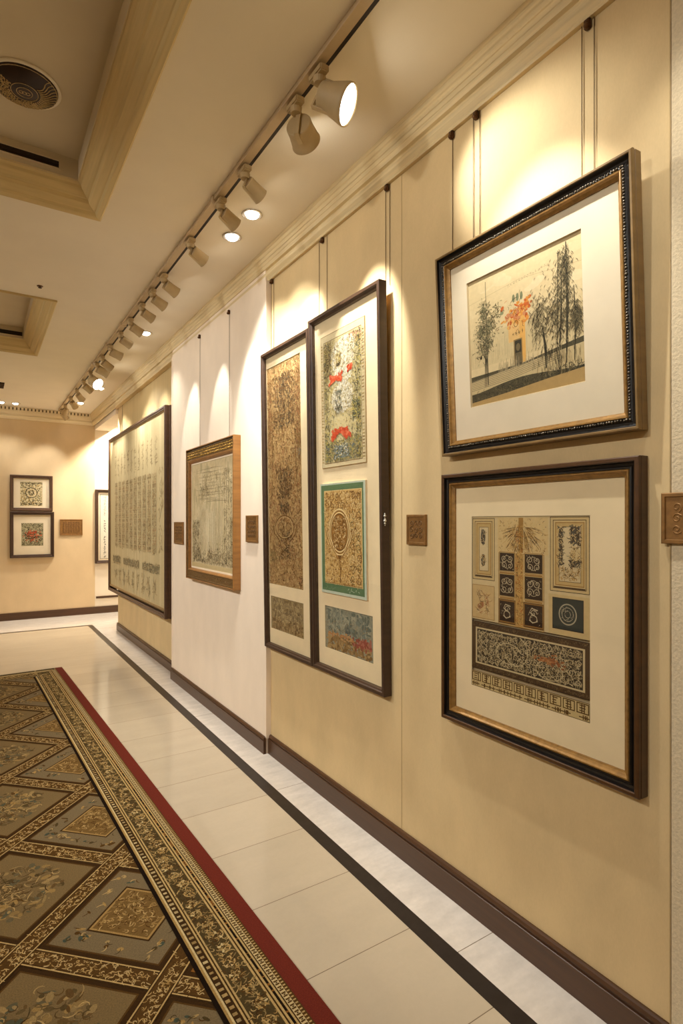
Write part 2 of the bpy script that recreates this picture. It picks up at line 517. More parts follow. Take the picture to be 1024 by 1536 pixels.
# cornice: profile (distance out of the wall, height)
CPROF = [(0.0, ZR), (0.016, ZR), (0.020, ZR + 0.006), (0.018, ZR + 0.012), (0.030, ZR + 0.030), (0.032, ZR + 0.046), (0.024, ZR + 0.056), (0.022, ZR + 0.066),
         (0.036, ZR + 0.070), (0.040, ZR + 0.092), (0.043, ZR + 0.094), (0.046, ZR + 0.110), (0.050, ZR + 0.112), (0.053, ZR + 0.130), (0.058, ZR + 0.134),
         (0.060, ZR + 0.152), (0.064, ZR + 0.155), (0.066, ZC), (0.0, ZC)]
def cornice_right():
    bm = bmesh.new()
    ends = []
    for y in (YF, YB):
        ends.append([bm.verts.new((XW - d, y if y < 0 else YB - d, z)) for d, z in CPROF])
    for k in range(len(CPROF) - 1):
        bm.faces.new((ends[0][k], ends[1][k], ends[1][k + 1], ends[0][k + 1]))
    # soffit that bridges to the recessed stretch
    bm.faces.new([bm.verts.new(p) for p in ((XW, 5.2, ZR), (XR, 5.2, ZR), (XR, 7.95, ZR), (XW, 7.95, ZR))])
    # low leaf carving on the upper band
    y = YF
    rr = random.Random(3)
    while y < 3.0:
        for (q, zc) in ((0.056, 0.141), (0.049, 0.121)):
            x = XW - q; z = ZR + zc
            L = 0.011
            v = [bm.verts.new(p) for p in ((x, y, z - 0.007), (x - 0.004, y + L, z), (x, y + 2 * L, z + 0.008), (x - 0.001, y + 0.4 * L, z + 0.007))]
            bm.faces.new(v)
        y += 0.026
    return struct(from_bm('trim_3', bm, M['cornice']))
cornice_right()

def cornice_back():
    bm = bmesh.new()
    ends = []
    for x in (XL, XW):
        ends.append([bm.verts.new((x if x < 0 else XW - d, YB - d * 1.25, z)) for d, z in CPROF])
    for k in range(len(CPROF) - 1):
        bm.faces.new((ends[0][k], ends[1][k], ends[1][k + 1], ends[0][k + 1])).material_index = 0
    x = XL
    while x < XW - 0.09:
        y = YB - 0.083
        box(bm, x, x + 0.030, y - 0.014, y + 0.02, ZR + 0.128, ZR + 0.160, 1)
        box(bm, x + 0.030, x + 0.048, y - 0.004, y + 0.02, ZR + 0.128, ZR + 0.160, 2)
        box(bm, x + 0.008, x + 0.022, y - 0.004, y + 0.02, ZR + 0.108, ZR + 0.126, 1)
        x += 0.048
    return struct(from_bm('trim_4', bm, [M['cornice_x_lit'], M['cornice_x_lit'], M['carve_dark']]))
cornice_back()

# skirting boards
def skirting(name, x, y0, y1, h=0.118, t=0.017):
    prof = [(0.0, 0.0), (t, 0.0), (t, h * 0.76), (t - 0.002, h * 0.77), (t - 0.005, h * 0.78), (t - 0.004, h * 0.82), (t - 0.001, h * 0.88), (t - 0.005, h * 0.96), (t - 0.010, h), (0.0, h)]
    bm = bmesh.new(); ends = []
    for y in (y0, y1):
        ends.append([bm.verts.new((x - d, y, z)) for d, z in prof])
    n = len(prof)
    for k in range(n - 1):
        bm.faces.new((ends[0][k], ends[1][k], ends[1][k + 1], ends[0][k + 1]))
    for e in ends:
        bm.faces.new(e)
    return struct(from_bm(name, bm, M['skirting']))
skirting('baseboard_right', XW, YF, 3.205)
skirting('baseboard_right_panel', XP, 3.205, 5.215, 0.105)
skirting('baseboard_right_recess', XR, 5.215, 7.95, 0.10, 0.02)
bm = bmesh.new()
box(bm, XL, 3.0, YB - 0.022, YB, 0, 0.108); struct(from_bm('baseboard_back', bm, M['skirting_x']))
bm = bmesh.new()
box(bm, 1.575, 2.9, YB - 0.012, YB + 0.01, 0.235, 0.268); struct(from_bm('trim_5', bm, M['skirting_x']))
bm = bmesh.new()
box(bm, XL, XL + 0.02, YF, YB, 0, 0.115); struct(from_bm('baseboard_left', bm, M['skirting']))
# thin seams between the wall panels
for k, (x, y) in enumerate(((XW - 0.001, 1.905), (XW - 0.007, 0.778))):
    bm = bmesh.new(); box(bm, x, x + 0.004, y - 0.0016, y + 0.0016, 0.118, ZR)
    struct(from_bm('trim_%d' % (6 + k), bm, M['seam']))
bm = bmesh.new(); box(bm, XP - 0.004, XP + 0.02, 5.195, 5.222, 0.10, 2.965); struct(from_bm('trim_8', bm, M['white_panel']))
bm = bmesh.new(); box(bm, XP - 0.003, XW, 3.196, 3.212, 0.10, ZR); struct(from_bm('trim_9', bm, M['white_panel']))

# ------------------------------------------------------------------ rug
def make_rug():
    W, L = 2.5, 7.6
    root = empty('patterned_rug', Matrix.Translation((0.925 + 0.0355, -1.0, 0)) @ Matrix.Rotation(math.atan(0.0355), 4, 'Z'),
                 'large gold and brown patterned rug with a red edge lying on the marble floor', 'rug')
    # local frame: x from -W to 0 at the outer red edge, y from 0 to YE at the far edge
    YE = 7.19
    bm = bmesh.new()
    box(bm, -W, -0.062, 0, YE - 0.004, 0.0005, 0.009)
    from_bm('backing', bm, simple('rug_backing', lin((84, 62, 34)), 0.95), root)
    red = NT('red_wool_binding')
    f = red.noise(red.coords((300, 300, 300)), 1.0, 3)
    c = red.ramp(f, [(0.3, lin((88, 32, 21))), (0.7, lin((110, 42, 29)))])
    b = red.bsdf(0.9, 0, 0.1); red.l(c, b.inputs['Base Color']); red.bump(f, b, 0.4, 0.002)
    bm = bmesh.new()
    box(bm, -0.064, 0, 0, YE, 0.0005, 0.0095)
    box(bm, -W - 0.002, -W + 0.062, 0, YE, 0.0005, 0.0095)
    from_bm('red_binding', bm, red.m, root)['label'] = 'plain dark red binding strip'
    I = Ink(11); I.dz = 1.5e-6; I.dr = 3e-6
    taupe = lin((122, 101, 66)); taupe2 = lin((112, 91, 57)); gold = lin((190, 160, 104)); gold2 = lin((164, 132, 78)); dark = lin((62, 42, 20)); dark2 = lin((86, 60, 28))
    olive = lin((78, 64, 38)); green = lin((72, 80, 66)); cream = lin((206, 184, 134)); black = lin((30, 20, 12)); rust = lin((142, 92, 40)); grey = lin((116, 116, 106))
    bw = 0.275          # red + border
    x1 = -bw
    I.rect(-W, 0, -0.06, YE - 0.004, olive)
    # ---- field
    def inside(p, q):
        return None
    I.rect(-W, 0, x1, YE - 0.21, taupe)
    S = 0.535
    s2 = math.sqrt(0.5)
    # lattice in world space: n=(x-y)s2, m=(x+y)s2 ; convert to rug local
    inv = root.matrix_world.inverted()
    def loc(n, m):
        p = inv @ Vector(((m + n) * s2, (m - n) * s2, 0))
        return (p.x, p.y)
    X0, X1, Y0, Y1 = -W + bw, x1, 0.9, YE - 0.215
    def clip(pts):
        def cut(P, ax, val, keep_less):
            out = []
            for k in range(len(P)):
                a, b2 = P[k], P[(k + 1) % len(P)]
                ia = (a[ax] <= val) == keep_less; ib = (b2[ax] <= val) == keep_less
                if ia:
                    out.append(a)
                if ia != ib:
                    t = (val - a[ax]) / (b2[ax] - a[ax])
                    out.append((a[0] + (b2[0] - a[0]) * t, a[1] + (b2[1] - a[1]) * t))
            return out
        P = list(pts)
        for ax, val, kl in ((0, X1, True), (0, X0, False), (1, Y1, True), (1, Y0, False)):
            P = cut(P, ax, val, kl)
            if len(P) < 3:
                return None
        return P
    def cpoly(q, col):
        P = clip(q)
        if P:
            I.poly(P, col)
    def vis(x, y, e=0.01):
        return X0 < x < X1 - e and Y0 < y < Y1 - e
    hb = 0.040
    ns = [-0.905 - S * k for k in range(-6, 12)]
    ms = [1.605 + S * k for k in range(-6, 10)]
    def qd(n0, n1, m0, m1):
        return [loc(n0, m0), loc(n1, m0), loc(n1, m1), loc(n0, m1)]
    def curl_at(n, m, s, w, col):
        x, y = loc(n, m)
        if vis(x, y, s * 0.6):
            I.curl(x, y, s, w, col)
    rr = I.r
    # cells
    for i in range(len(ns) - 1):
        for j in range(len(ms) - 1):
            n1, n0 = ns[i] - hb, ns[i + 1] + hb
            m0, m1 = ms[j] + hb, ms[j + 1] - hb
            cx, cy = loc((n0 + n1) / 2, (m0 + m1) / 2)
            if not (X0 - 0.3 < cx < X1 + 0.3 and Y0 - 0.3 < cy < Y1 + 0.3):
                continue
            kind = (i + 2 * j + 2) % 3
            I.z = 2e-4
            cpoly(qd(n0, n1, m0, m1), dark)
            e = 0.016
            cpoly(qd(n0 + e, n1 - e, m0 + e, m1 - e), rust if kind == 1 else dark2)
            e = 0.022
            g = (taupe, taupe2, cm(taupe, grey, 0.18))[kind]
            cpoly(qd(n0 + e, n1 - e, m0 + e, m1 - e), g)
            tone = [dark2, olive, gold2, green, cm(gold, taupe, 0.4)]
            if kind == 1 or cx > X1 - 0.16:      # nested frame with dense scroll inside
                e = 0.105
                cpoly(qd(n0 + e, n1 - e, m0 + e, m1 - e), dark)
                e = 0.112
                cpoly(qd(n0 + e, n1 - e, m0 + e, m1 - e), gold2)
                e = 0.120
                cpoly(qd(n0 + e, n1 - e, m0 + e, m1 - e), cm(dark2, gold2, 0.3))
                for _ in range(230):
                    curl_at(rr.uniform(n0 + 0.13, n1 - 0.13), rr.uniform(m0 + 0.13, m1 - 0.13), 0.026, 0.0040, rr.choice([gold, gold2, dark2, gold2, dark2, cm(gold, dark2, 0.5)]))
                for _ in range(46):      # sprigs in the outer ring
                    t = rr.uniform(0.04, 0.40); side = rr.randrange(4); q = rr.uniform(0.05, 0.085)
                    n, m = ((n0 + q, m0 + t), (n1 - q, m0 + t), (n0 + t, m0 + q), (n0 + t, m1 - q))[side]
                    x, y = loc(n, m)
                    if vis(x, y, 0.03):
                        I.ell(x, y, rr.uniform(0.008, 0.02), rr.uniform(0.004, 0.009), rr.choice(tone), 8, rr.uniform(0, PI))
                    curl_at(n, m, 0.03, 0.004, rr.choice([dark2, olive, gold]))
            else:      # loose flower cluster
                for _ in range(190):
                    a = rr.uniform(0, 2 * PI); q = 0.175 * math.sqrt(rr.random())
                    n, m = (n0 + n1) / 2 + q * math.cos(a), (m0 + m1) / 2 + q * math.sin(a)
                    x, y = loc(n, m)
                    if vis(x, y, 0.04):
                        I.ell(x, y, rr.uniform(0.008, 0.026), rr.uniform(0.005, 0.013), cm(g, rr.choice(tone + [taupe, olive]), rr.uniform(0.4, 0.9)), 9, rr.uniform(0, PI))
                for _ in range(120):
                    a = rr.uniform(0, 2 * PI); q = rr.uniform(0, 0.175)
                    curl_at((n0 + n1) / 2 + q * math.cos(a), (m0 + m1) / 2 + q * math.sin(a), 0.05, 0.0045, cm(g, rr.choice([dark2, dark, olive, gold, cm(gold, taupe, 0.3)]), rr.uniform(0.5, 1.0)))
    # lattice bands, one direction over the other
    def band(fixed, is_n):
        def q(a0, a1, b0, b1):
            return qd(a0, a1, b0, b1) if is_n else qd(b0, b1, a0, a1)
        lo, hi = ((ms[0], ms[-1]) if is_n else (ns[-1], ns[0]))
        for d, col in ((hb, dark), (hb - 0.004, gold), (hb - 0.009, dark), (hb - 0.013, dark2)):
            cpoly(q(fixed - d, fixed + d, lo, hi), col)
        t = lo
        zb = I.z + 2e-6
        while t < hi:
            n, m = (fixed, t) if is_n else (t, fixed)
            x, y = loc(n, m)
            if X0 < x < X1 and Y0 < y < Y1:
                I.z = zb
                for _ in range(10):
                    dd = rr.uniform(-0.025, 0.025); tt = t + rr.uniform(0, 0.03)
                    n, m = (fixed + dd, tt) if is_n else (tt, fixed + dd)
                    curl_at(n, m, 0.019, 0.0034, rr.choice([gold, gold2, cm(cream, gold, 0.5), gold, dark2]))
            t += 0.022
    for m in ms:
        I.z = 1.35e-3
        band(m, False)
    for n in ns:
        I.z = 1.60e-3
        band(n, True)
    # ---- border along the visible side and across the far end
    def bands_side(spec):
        for a, b2, col in spec:
            I.rect(-b2, 0, -a, YE - a, col)
            I.rect(-W + a, 0, -W + b2, YE - a, col)
    def bands_end(spec):
        for a, b2, col in spec:
            I.rect(-W, YE - b2 * 0.9, -b2, YE - a * 0.9, col)
    spec = [(0.062, 0.076, dark2), (0.076, 0.094, cream), (0.094, 0.098, dark), (0.098, 0.104, gold), (0.104, 0.112, black), (0.112, 0.119, gold), (0.119, 0.124, dark), (0.124, 0.131, gold),
            (0.131, 0.206, olive), (0.206, 0.212, gold), (0.212, 0.217, dark), (0.217, 0.223, gold), (0.223, 0.248, dark), (0.248, 0.254, cream), (0.254, 0.262, gold2), (0.262, 0.277, black)]  # last black line paints the shadow inside the border edge
    I.z = 1.85e-3
    bands_end(spec); bands_side(spec)
    zb = I.z + 4e-6
    for k in range(int((YE - 1.8) / 0.013)):      # small dashes
        y = 1.8 + k * 0.013; I.z = zb
        I.rect(-0.092, y, -0.078, y + 0.006, dark2)
        if k % 2 == 0:
            I.ell(-0.085, y + 0.0095, 0.004, 0.0025, dark, 6)
        if k % 2 == 0:
            I.rect(-0.245 + rr.uniform(0, .003), y, -0.227 - rr.uniform(0, .004), y + 0.009 + rr.uniform(0, .004), cm(dark2, rr.choice([cream, gold]), rr.uniform(0.5, 0.9)))
        if rr.random() < 0.5:
            I.rect(-0.111, y, -0.105, y + rr.uniform(0.003, 0.012), rust)
        I.rect(-0.074, y, -0.065, y + 0.005, gold)
    y = 1.8; k = 0
    while y < YE - 0.2:      # floral guard
        cx = -0.1685 + 0.012 * math.sin(k * 1.3); I.z = zb + (k % 2) * 8e-5
        I.spiral(cx, y, 0.024, 0.005, gold, 1.2, rr.uniform(0, 6), 1 if k % 2 else -1, 14)
        for q in range(7):
            a = q * 2 * PI / 7 + k
            I.ell(cx + 0.016 * math.cos(a), y + 0.016 * math.sin(a), 0.008, 0.0042, rr.choice([gold2, cream, cm(gold, olive, 0.5), dark2]), 7, a)
        for _ in range(34):
            I.curl(rr.uniform(-0.200, -0.137), y + rr.uniform(0.0, 0.07), 0.024, 0.0036, rr.choice([gold, gold2, dark, cm(gold, olive, 0.5), dark2]))
        y += 0.068; k += 1
    I.z = zb
    for _ in range(500):
        I.curl(rr.uniform(-1.2, -0.22), YE - rr.uniform(0.125, 0.18), 0.03, 0.006, rr.choice([gold, gold2, dark]))
    o = I.build('woven_pattern', M['rug'], root, (0, 0, 0.0096))
    return root
make_rug()

# ------------------------------------------------------------------ artworks
parch = lin((214, 192, 146)); sepia = lin((92, 66, 34)); umber = lin((58, 40, 22)); inkc = lin((46, 40, 32))

def art_landscape(w, h):
    I = Ink(5); r = I.r
    sky = lin((226, 203, 156)); g1 = lin((120, 108, 76)); g2 = lin((84, 78, 58)); g3 = lin((58, 54, 42))
    I.rect(0, 0, w, h, sky)
    # soft vertical tint of the sheet in broad washes
    for k in range(26):
        I.ell(r.uniform(0, w), r.uniform(0.3 * h, 0.95 * h), w * 0.09, h * 0.035, cm(sky, lin((234, 214, 170)), r.random()), 14, r.uniform(-0.3, 0.3))
    X = lambda t: t * w
    Y = lambda t: t * h
    # far building wall
    I.rect(0, Y(0.30), X(1), Y(0.55), cm(sky, lin((206, 186, 140)), 0.5))
    I.stroke([(0, Y(0.82)), (X(0.5), Y(0.86)), (X(1), Y(0.80))], 0.0012, cm(sky, sepia, 0.35))
    for k in range(90):
        x = r.uniform(0, 1); I.stroke([(X(x), Y(r.uniform(0.30, 0.36))), (X(x), Y(r.uniform(0.38, 0.52)))], 0.0010, cm(sky, g1, r.uniform(0.2, 0.55)))
    # line of small lettering over the gate
    for k in range(15):
        I.glyph(X(0.40 + 0.024 * k), Y(0.845 + 0.002 * k), 0.010, 0.0013, cm(sky, inkc, 0.55), 3)
    for k in range(3):
        I.ell(X(0.44 + 0.035 * k), Y(0.735), 0.006, 0.014, lin((130, 132, 98)), 8); I.curl(X(0.44 + 0.035 * k), Y(0.735), 0.02, 0.002, g3)
    I.ell(X(0.33), Y(0.66), 0.008, 0.006, lin((142, 146, 108)), 8)
    # gate tower
    o1, o2, o3 = lin((224, 150, 70)), lin((206, 104, 48)), lin((230, 176, 96))
    I.rect(X(0.385), Y(0.42), X(0.53), Y(0.62), cm(o3, sky, 0.35))
    I.rect(X(0.485), Y(0.25), X(0.535), Y(0.66), o3)
    for k in range(70):
        I.ell(X(r.gauss(0.455, 0.045)), Y(r.gauss(0.60, 0.035)), r.uniform(0.004, 0.012), r.uniform(0.003, 0.007), r.choice([o1, o2, o3, cm(o2, sky, 0.3)]), 8, r.uniform(0, PI))
    for k in range(26):
        I.ell(X(r.gauss(0.555, 0.022)), Y(r.gauss(0.66, 0.02)), r.uniform(0.004, 0.010), r.uniform(0.003, 0.006), r.choice([o1, o2]), 8, r.uniform(0, PI))
    for k in range(60):
        I.curl(X(r.gauss(0.465, 0.05)), Y(r.gauss(0.60, 0.05)), 0.016, 0.0014, r.choice([lin((170, 74, 34)), sepia, o2]))
    I.ring(X(0.455), Y(0.545), 0.008, 0.010, 0.0018, sepia, 16)
    for k in range(4):
        I.glyph(X(0.425 + 0.03 * k), Y(0.475), 0.012, 0.0016, sepia, 4)
    I.rect(X(0.43), Y(0.235), X(0.505), Y(0.43), lin((142, 116, 74)))
    I.rect(X(0.44), Y(0.245), X(0.497), Y(0.42), g3)
    for k in range(9):
        I.stroke([(X(0.445 + 0.006 * k), Y(0.25)), (X(0.445 + 0.006 * k), Y(0.33))], 0.0012, lin((150, 132, 96)))
    I.ell(X(0.468), Y(0.37), 0.009, 0.013, lin((120, 104, 72)), 10)
    # ground: paving, rails and hatching
    I.poly([(0, Y(0.20)), (0, Y(0.24)), (X(0.5), Y(0.245)), (X(1), Y(0.31)), (X(1), Y(0.26)), (X(0.6), Y(0.20))], g2)
    I.poly([(0, Y(0.06)), (0, Y(0.20)), (X(1), Y(0.27)), (X(1), Y(0.06))], lin((204, 182, 136)))
    for k in range(7):
        t = 0.13 + 0.013 * k
        I.stroke([(0, Y(t)), (X(0.4), Y(t + 0.022)), (X(0.8), Y(t + 0.075))], 0.0016, cm(sky, g3, 0.8))
    for k in range(60):
        x = r.uniform(0.28, 0.6); I.stroke([(X(x), Y(0.22)), (X(x + 0.005), Y(r.uniform(0.25, 0.32)))], 0.0013, cm(sky, g3, r.uniform(0.3, 0.7)))
    # dark grass bank
    pts = [(0, Y(0.0)), (0, Y(0.10))] + [(X(t), Y(0.095 + 0.075 * t + 0.05 * math.sin(t * 5) * t)) for t in [k / 12 for k in range(1, 13)]] + [(X(1), Y(0.08)), (X(0.5), Y(0.02)), (X(0.2), Y(0.0))]
    I.poly(pts, g2)
    for k in range(520):
        t = r.random(); y = 0.02 + 0.06 * t + r.uniform(-0.01, 0.075)
        I.curl(X(t), Y(max(y, 0.012)), 0.016, 0.0018, r.choice([g3, g1, g2, inkc, g2]))
    I.poly([(0, 0), (0, Y(0.035)), (X(0.35), Y(0.055)), (X(0.7), Y(0.085)), (X(1), Y(0.105)), (X(1), 0)], lin((184, 152, 98)))
    # tall thin pole and left tree
    I.stroke([(X(0.18), Y(0.95)), (X(0.18), Y(0.15))], 0.0020, g3)
    for dx in (-0.02, -0.006, 0.01):
        I.stroke([(X(0.165 + dx), Y(0.14)), (X(0.170 + dx * 0.6), Y(0.35)), (X(0.18 + dx * 2), Y(0.50))], 0.0042, g3, True)
    cl = [(0.175 + r.gauss(0, 0.045), 0.60 + r.gauss(0, 0.10), r.uniform(0.018, 0.036)) for _ in range(17)]
    for k in range(900):
        c = r.choice(cl)
        I.curl(X(c[0] + r.gauss(0, c[2])), Y(c[1] + r.gauss(0, c[2] * 1.3)), 0.012, 0.0017, r.choice([g1, g2, lin((134, 130, 96)), g3, lin((150, 142, 104))]))
    for k in range(7):
        I.stroke([(X(0.178), Y(0.42 + 0.03 * k)), (X(0.178 + r.uniform(-0.05, 0.05)), Y(0.50 + 0.03 * k))], 0.0016, g3, True)
    I.ell(X(0.115), Y(0.375), 0.005, 0.006, g3, 8)
    I.stroke([(X(0.165), Y(0.33)), (X(0.14), Y(0.40)), (X(0.115), Y(0.385))], 0.002, g3)
    # big tree group on the near side
    for (bx, tx, w0, top) in ((0.70, 0.68, 0.010, 0.46), (0.86, 0.88, 0.010, 0.97), (0.80, 0.84, 0.006, 0.80), (0.92, 0.93, 0.006, 0.66)):
        I.stroke([(X(bx), Y(0.16)), (X((bx + tx) / 2 + 0.01), Y((0.16 + top) / 2)), (X(tx), Y(top))], w0, g3, True)
    I.stroke([(X(0.79), Y(0.20)), (X(0.80), Y(0.5)), (X(0.82), Y(0.93))], 0.0022, g3)
    for k in range(2100):
        c = r.choice(((0.66, 0.52, 0.075, 0.20), (0.80, 0.55, 0.10, 0.26), (0.87, 0.80, 0.05, 0.15), (0.84, 0.50, 0.11, 0.22), (0.95, 0.45, 0.035, 0.10)))
        x, y = r.gauss(c[0], c[2] * 0.55), r.gauss(c[1], c[3] * 0.5)
        if 0.55 < x < 0.985 and 0.18 < y < 0.96:
            q = r.choice((-1, -1, 1)); L = r.uniform(0.4, 1.0); I.stroke([(X(x), Y(y)), (X(x) + q * 0.006 * L, Y(y) - 0.006 * L), (X(x) + q * 0.010 * L, Y(y) - 0.015 * L)], r.uniform(0.0009, 0.0018), r.choice([g3, g2, g1, g2, inkc, lin((138, 124, 90))]), True)
    for k in range(160):
        x, y = r.gauss(0.80, 0.09), r.uniform(0.11, 0.27)
        if x < 0.97:
            I.stroke([(X(x), Y(y) - 0.01), (X(x) + r.uniform(-0.006, 0.006), Y(y) + 0.014)], 0.0024, r.choice([g3, inkc, g1, lin((190, 170, 126))]), True)
    return I

def art_manuscript(w, h):
    I = Ink(9); r = I.r
    P = lin((212, 188, 140)); gold = lin((188, 148, 84)); g2 = lin((160, 120, 62)); dk = lin((58, 42, 28)); dk2 = lin((84, 62, 38)); tan = lin((206, 178, 124)); grey = lin((88, 84, 72))
    X = lambda t: t * w
    Y = lambda t: h - t * h          # measured from the top
    def rc(x0, y0, x1, y1, c):
        I.rect(X(x0), Y(y1), X(x1), Y(y0), c)
    def fr(x0, y0, x1, y1, t, c):
        I.frame(X(x0), Y(y1), X(x1), Y(y0), t, c)
    rc(0, 0, 1, 0.605, P); fr(0, 0, 1, 0.607, 0.0016, dk2)
    # two framed side panels
    for (a, b, c, d) in ((0.005, 0.012, 0.225, 0.37), (0.705, 0.005, 0.995, 0.385)):
        rc(a, b, c, d, tan); fr(a, b, c, d, 0.002, dk)
        fr(a + 0.022, b + 0.016, c - 0.022, d - 0.016, 0.0022, dk2)
        rc(a + 0.040, b + 0.028, c - 0.036, d - 0.032, lin((196, 164, 106)))
        fr(a + 0.040, b + 0.028, c - 0.036, d - 0.032, 0.003, g2)
        rc(a + 0.068, b + 0.050, c - 0.060, d - 0.052, lin((212, 190, 146)))
        fr(a + 0.068, b + 0.050, c - 0.060, d - 0.052, 0.0016, dk2)
        I.stroke([(X(a + 0.03), Y(d - 0.022)), (X(c - 0.03), Y(d - 0.022))], 0.006, dk2)
    I.ell(X(0.112), Y(0.12), 0.011, 0.028, grey, 14); I.curls(X(0.092), Y(0.16), X(0.135), Y(0.08), 60, 0.014, 0.0018, [dk, P, dk2])
    I.ell(X(0.112), Y(0.255), 0.010, 0.022, grey, 14); I.curls(X(0.092), Y(0.29), X(0.135), Y(0.22), 50, 0.014, 0.0018, [dk, P, g2])
    for (a, b, c, d) in ((0.775, 0.06, 0.80, 0.25), (0.86, 0.055, 0.925, 0.14), (0.86, 0.19, 0.925, 0.255)):
        rc(a, b, c, d, lin((84, 74, 58)))
        I.curls(X(a) - 0.006, Y(d) - 0.006, X(c) + 0.006, Y(b) + 0.006, 150, 0.014, 0.0022, [dk2, grey, dk, tan])
    I.ell(X(0.895), Y(0.19), 0.018, 0.022, tan, 14); I.curls(X(0.86), Y(0.23), X(0.93), Y(0.15), 60, 0.014, 0.0016, [dk2, P, g2])
    I.curls(X(0.775), Y(0.325), X(0.93), Y(0.255), 160, 0.014, 0.0018, [g2, dk2, P, gold])
    # golden fan at the top of the middle column
    rc(0.255, 0.01, 0.69, 0.205, lin((214, 184, 128)))
    for s in (-1, 1):
        for k in range(110):
            a = r.uniform(0.05, 1.5); q0 = r.uniform(0.05, 0.6); q1 = q0 + r.uniform(0.15, 0.4)
            f = lambda q: (X(0.465 + s * (0.02 + 0.20 * q * math.sin(a))), Y(min(0.2, 0.02 + 0.02 + 0.19 * q * math.cos(a) + 0.02)))
            p, q2 = f(min(q0, 1)), f(min(q1, 1))
            I.stroke([p, ((p[0] + q2[0]) / 2 + 0.002, (p[1] + q2[1]) / 2), q2], 0.0017, r.choice([g2, dk2, gold, sepia]), True)
    I.curls(X(0.27), Y(0.20), X(0.68), Y(0.015), 260, 0.013, 0.0015, [g2, dk2, P, gold])
    rc(0.445, 0.01, 0.485, 0.2, g2)
    # column of six dark tiles around a golden strip
    rc(0.262, 0.205, 0.66, 0.605, tan); fr(0.262, 0.205, 0.66, 0.607, 0.002, g2)
    rc(0.415, 0.205, 0.487, 0.605, gold)
    I.curls(X(0.418), Y(0.60), X(0.485), Y(0.05), 420, 0.012, 0.0018, [g2, sepia, lin((214, 172, 96)), lin((168, 96, 40))])
    for k, (t0, t1) in enumerate(((0.205, 0.305), (0.325, 0.445), (0.475, 0.585))):
        for (a, b) in ((0.275, 0.408), (0.50, 0.645)):
            if k == 2:
                rc(a - 0.012, t0 - 0.012, b + 0.01, t1 + 0.014, lin((112, 78, 38)))
            fr(a - 0.006, t0 - 0.006, b + 0.006, t1 + 0.006, 0.0018, g2)
            rc(a, t0, b, t1, dk)
            cx, cy = X((a + b) / 2), Y((t0 + t1) / 2)
            W2, H2 = X(b - a) / 2, h * (t1 - t0) / 2
            lt = lin((196, 178, 142))
            if k < 2:
                for sx in (-1, 1):
                    for sy in (-1, 1):
                        I.spiral(cx + sx * W2 * 0.42, cy + sy * H2 * 0.38, min(W2, H2) * 0.42, 0.0022, lt, 1.3, r.uniform(0, 6), sx * sy, 14)
                I.ring(cx, cy, W2 * 0.6, H2 * 0.7, 0.0016, lt, 20)
            else:
                I.stroke([(cx + W2 * 0.5, cy + H2 * 0.55), (cx - W2 * 0.2, cy + H2 * 0.7), (cx - W2 * 0.45, cy + H2 * 0.3), (cx + W2 * 0.35, cy - H2 * 0.1), (cx + W2 * 0.45, cy - H2 * 0.5), (cx - W2 * 0.1, cy - H2 * 0.7), (cx - W2 * 0.5, cy - H2 * 0.45)], 0.0034, lt)
                I.spiral(cx, cy + H2 * 0.2, min(W2, H2) * 0.4, 0.0022, lt, 1.2, 0, 1, 14)
                I.ring(cx, cy - H2 * 0.3, W2 * 0.4, H2 * 0.35, 0.002, lt, 18)
            I.curls(cx - W2 * 0.9, cy - H2 * 0.9, cx + W2 * 0.9, cy + H2 * 0.9, 14, 0.010, 0.0013, [lt, grey])
        if k < 2:
            rc(0.275, t1 + 0.008, 0.408, t1 + 0.016, g2); rc(0.50, t1 + 0.008, 0.645, t1 + 0.016, g2)
    # small bird and dark medallion
    rc(0.005, 0.40, 0.225, 0.595, lin((204, 172, 118))); fr(0.005, 0.40, 0.225, 0.595, 0.0016, g2)
    I.ell(X(0.09), Y(0.52), 0.016, 0.010, lin((164, 104, 70)), 12, 0.5)
    I.curls(X(0.05), Y(0.57), X(0.18), Y(0.43), 90, 0.022, 0.0018, [dk2, P, lin((150, 84, 52)), g2])
    I.stroke([(X(0.05), Y(0.44)), (X(0.09), Y(0.50)), (X(0.14), Y(0.49)), (X(0.155), Y(0.56))], 0.003, dk2, True)
    rc(0.695, 0.40, 1.0, 0.602, tan)
    rc(0.725, 0.415, 0.955, 0.575, lin((60, 62, 54))); fr(0.725, 0.415, 0.955, 0.575, 0.0022, dk)
    for q, wd in ((0.030, 0.004), (0.020, 0.0024), (0.010, 0.002)):
        I.ring(X(0.84), Y(0.495), q, q * 1.05, wd, lin((170, 160, 132)), 26)
    I.curls(X(0.79), Y(0.53), X(0.89), Y(0.46), 60, 0.010, 0.0014, [lin((180, 170, 140)), grey, dk])
    # dark arabesque panel
    rc(0, 0.615, 1, 0.893, dk2); fr(0, 0.615, 1, 0.893, 0.0025, dk)
    I.curls(X(0.005), Y(0.645), X(0.995), Y(0.62), 260, 0.009, 0.0014, [dk, lin((120, 98, 66))])
    I.curls(X(0.005), Y(0.89), X(0.995), Y(0.865), 260, 0.009, 0.0014, [dk, lin((120, 98, 66))])
    rc(0.04, 0.65, 0.965, 0.862, lin((206, 184, 138)))
    rc(0.055, 0.659, 0.95, 0.853, lin((64, 52, 38)))
    lt = lin((198, 178, 136))
    I.arabesque(X(0.06), Y(0.85), X(0.945), Y(0.662), 0.026, 0.0022, [lt, lin((176, 154, 112)), lt])
    I.curls(X(0.06), Y(0.85), X(0.945), Y(0.662), 1500, 0.013, 0.0016, [lt, lin((172, 150, 108)), lin((146, 124, 84)), lt])
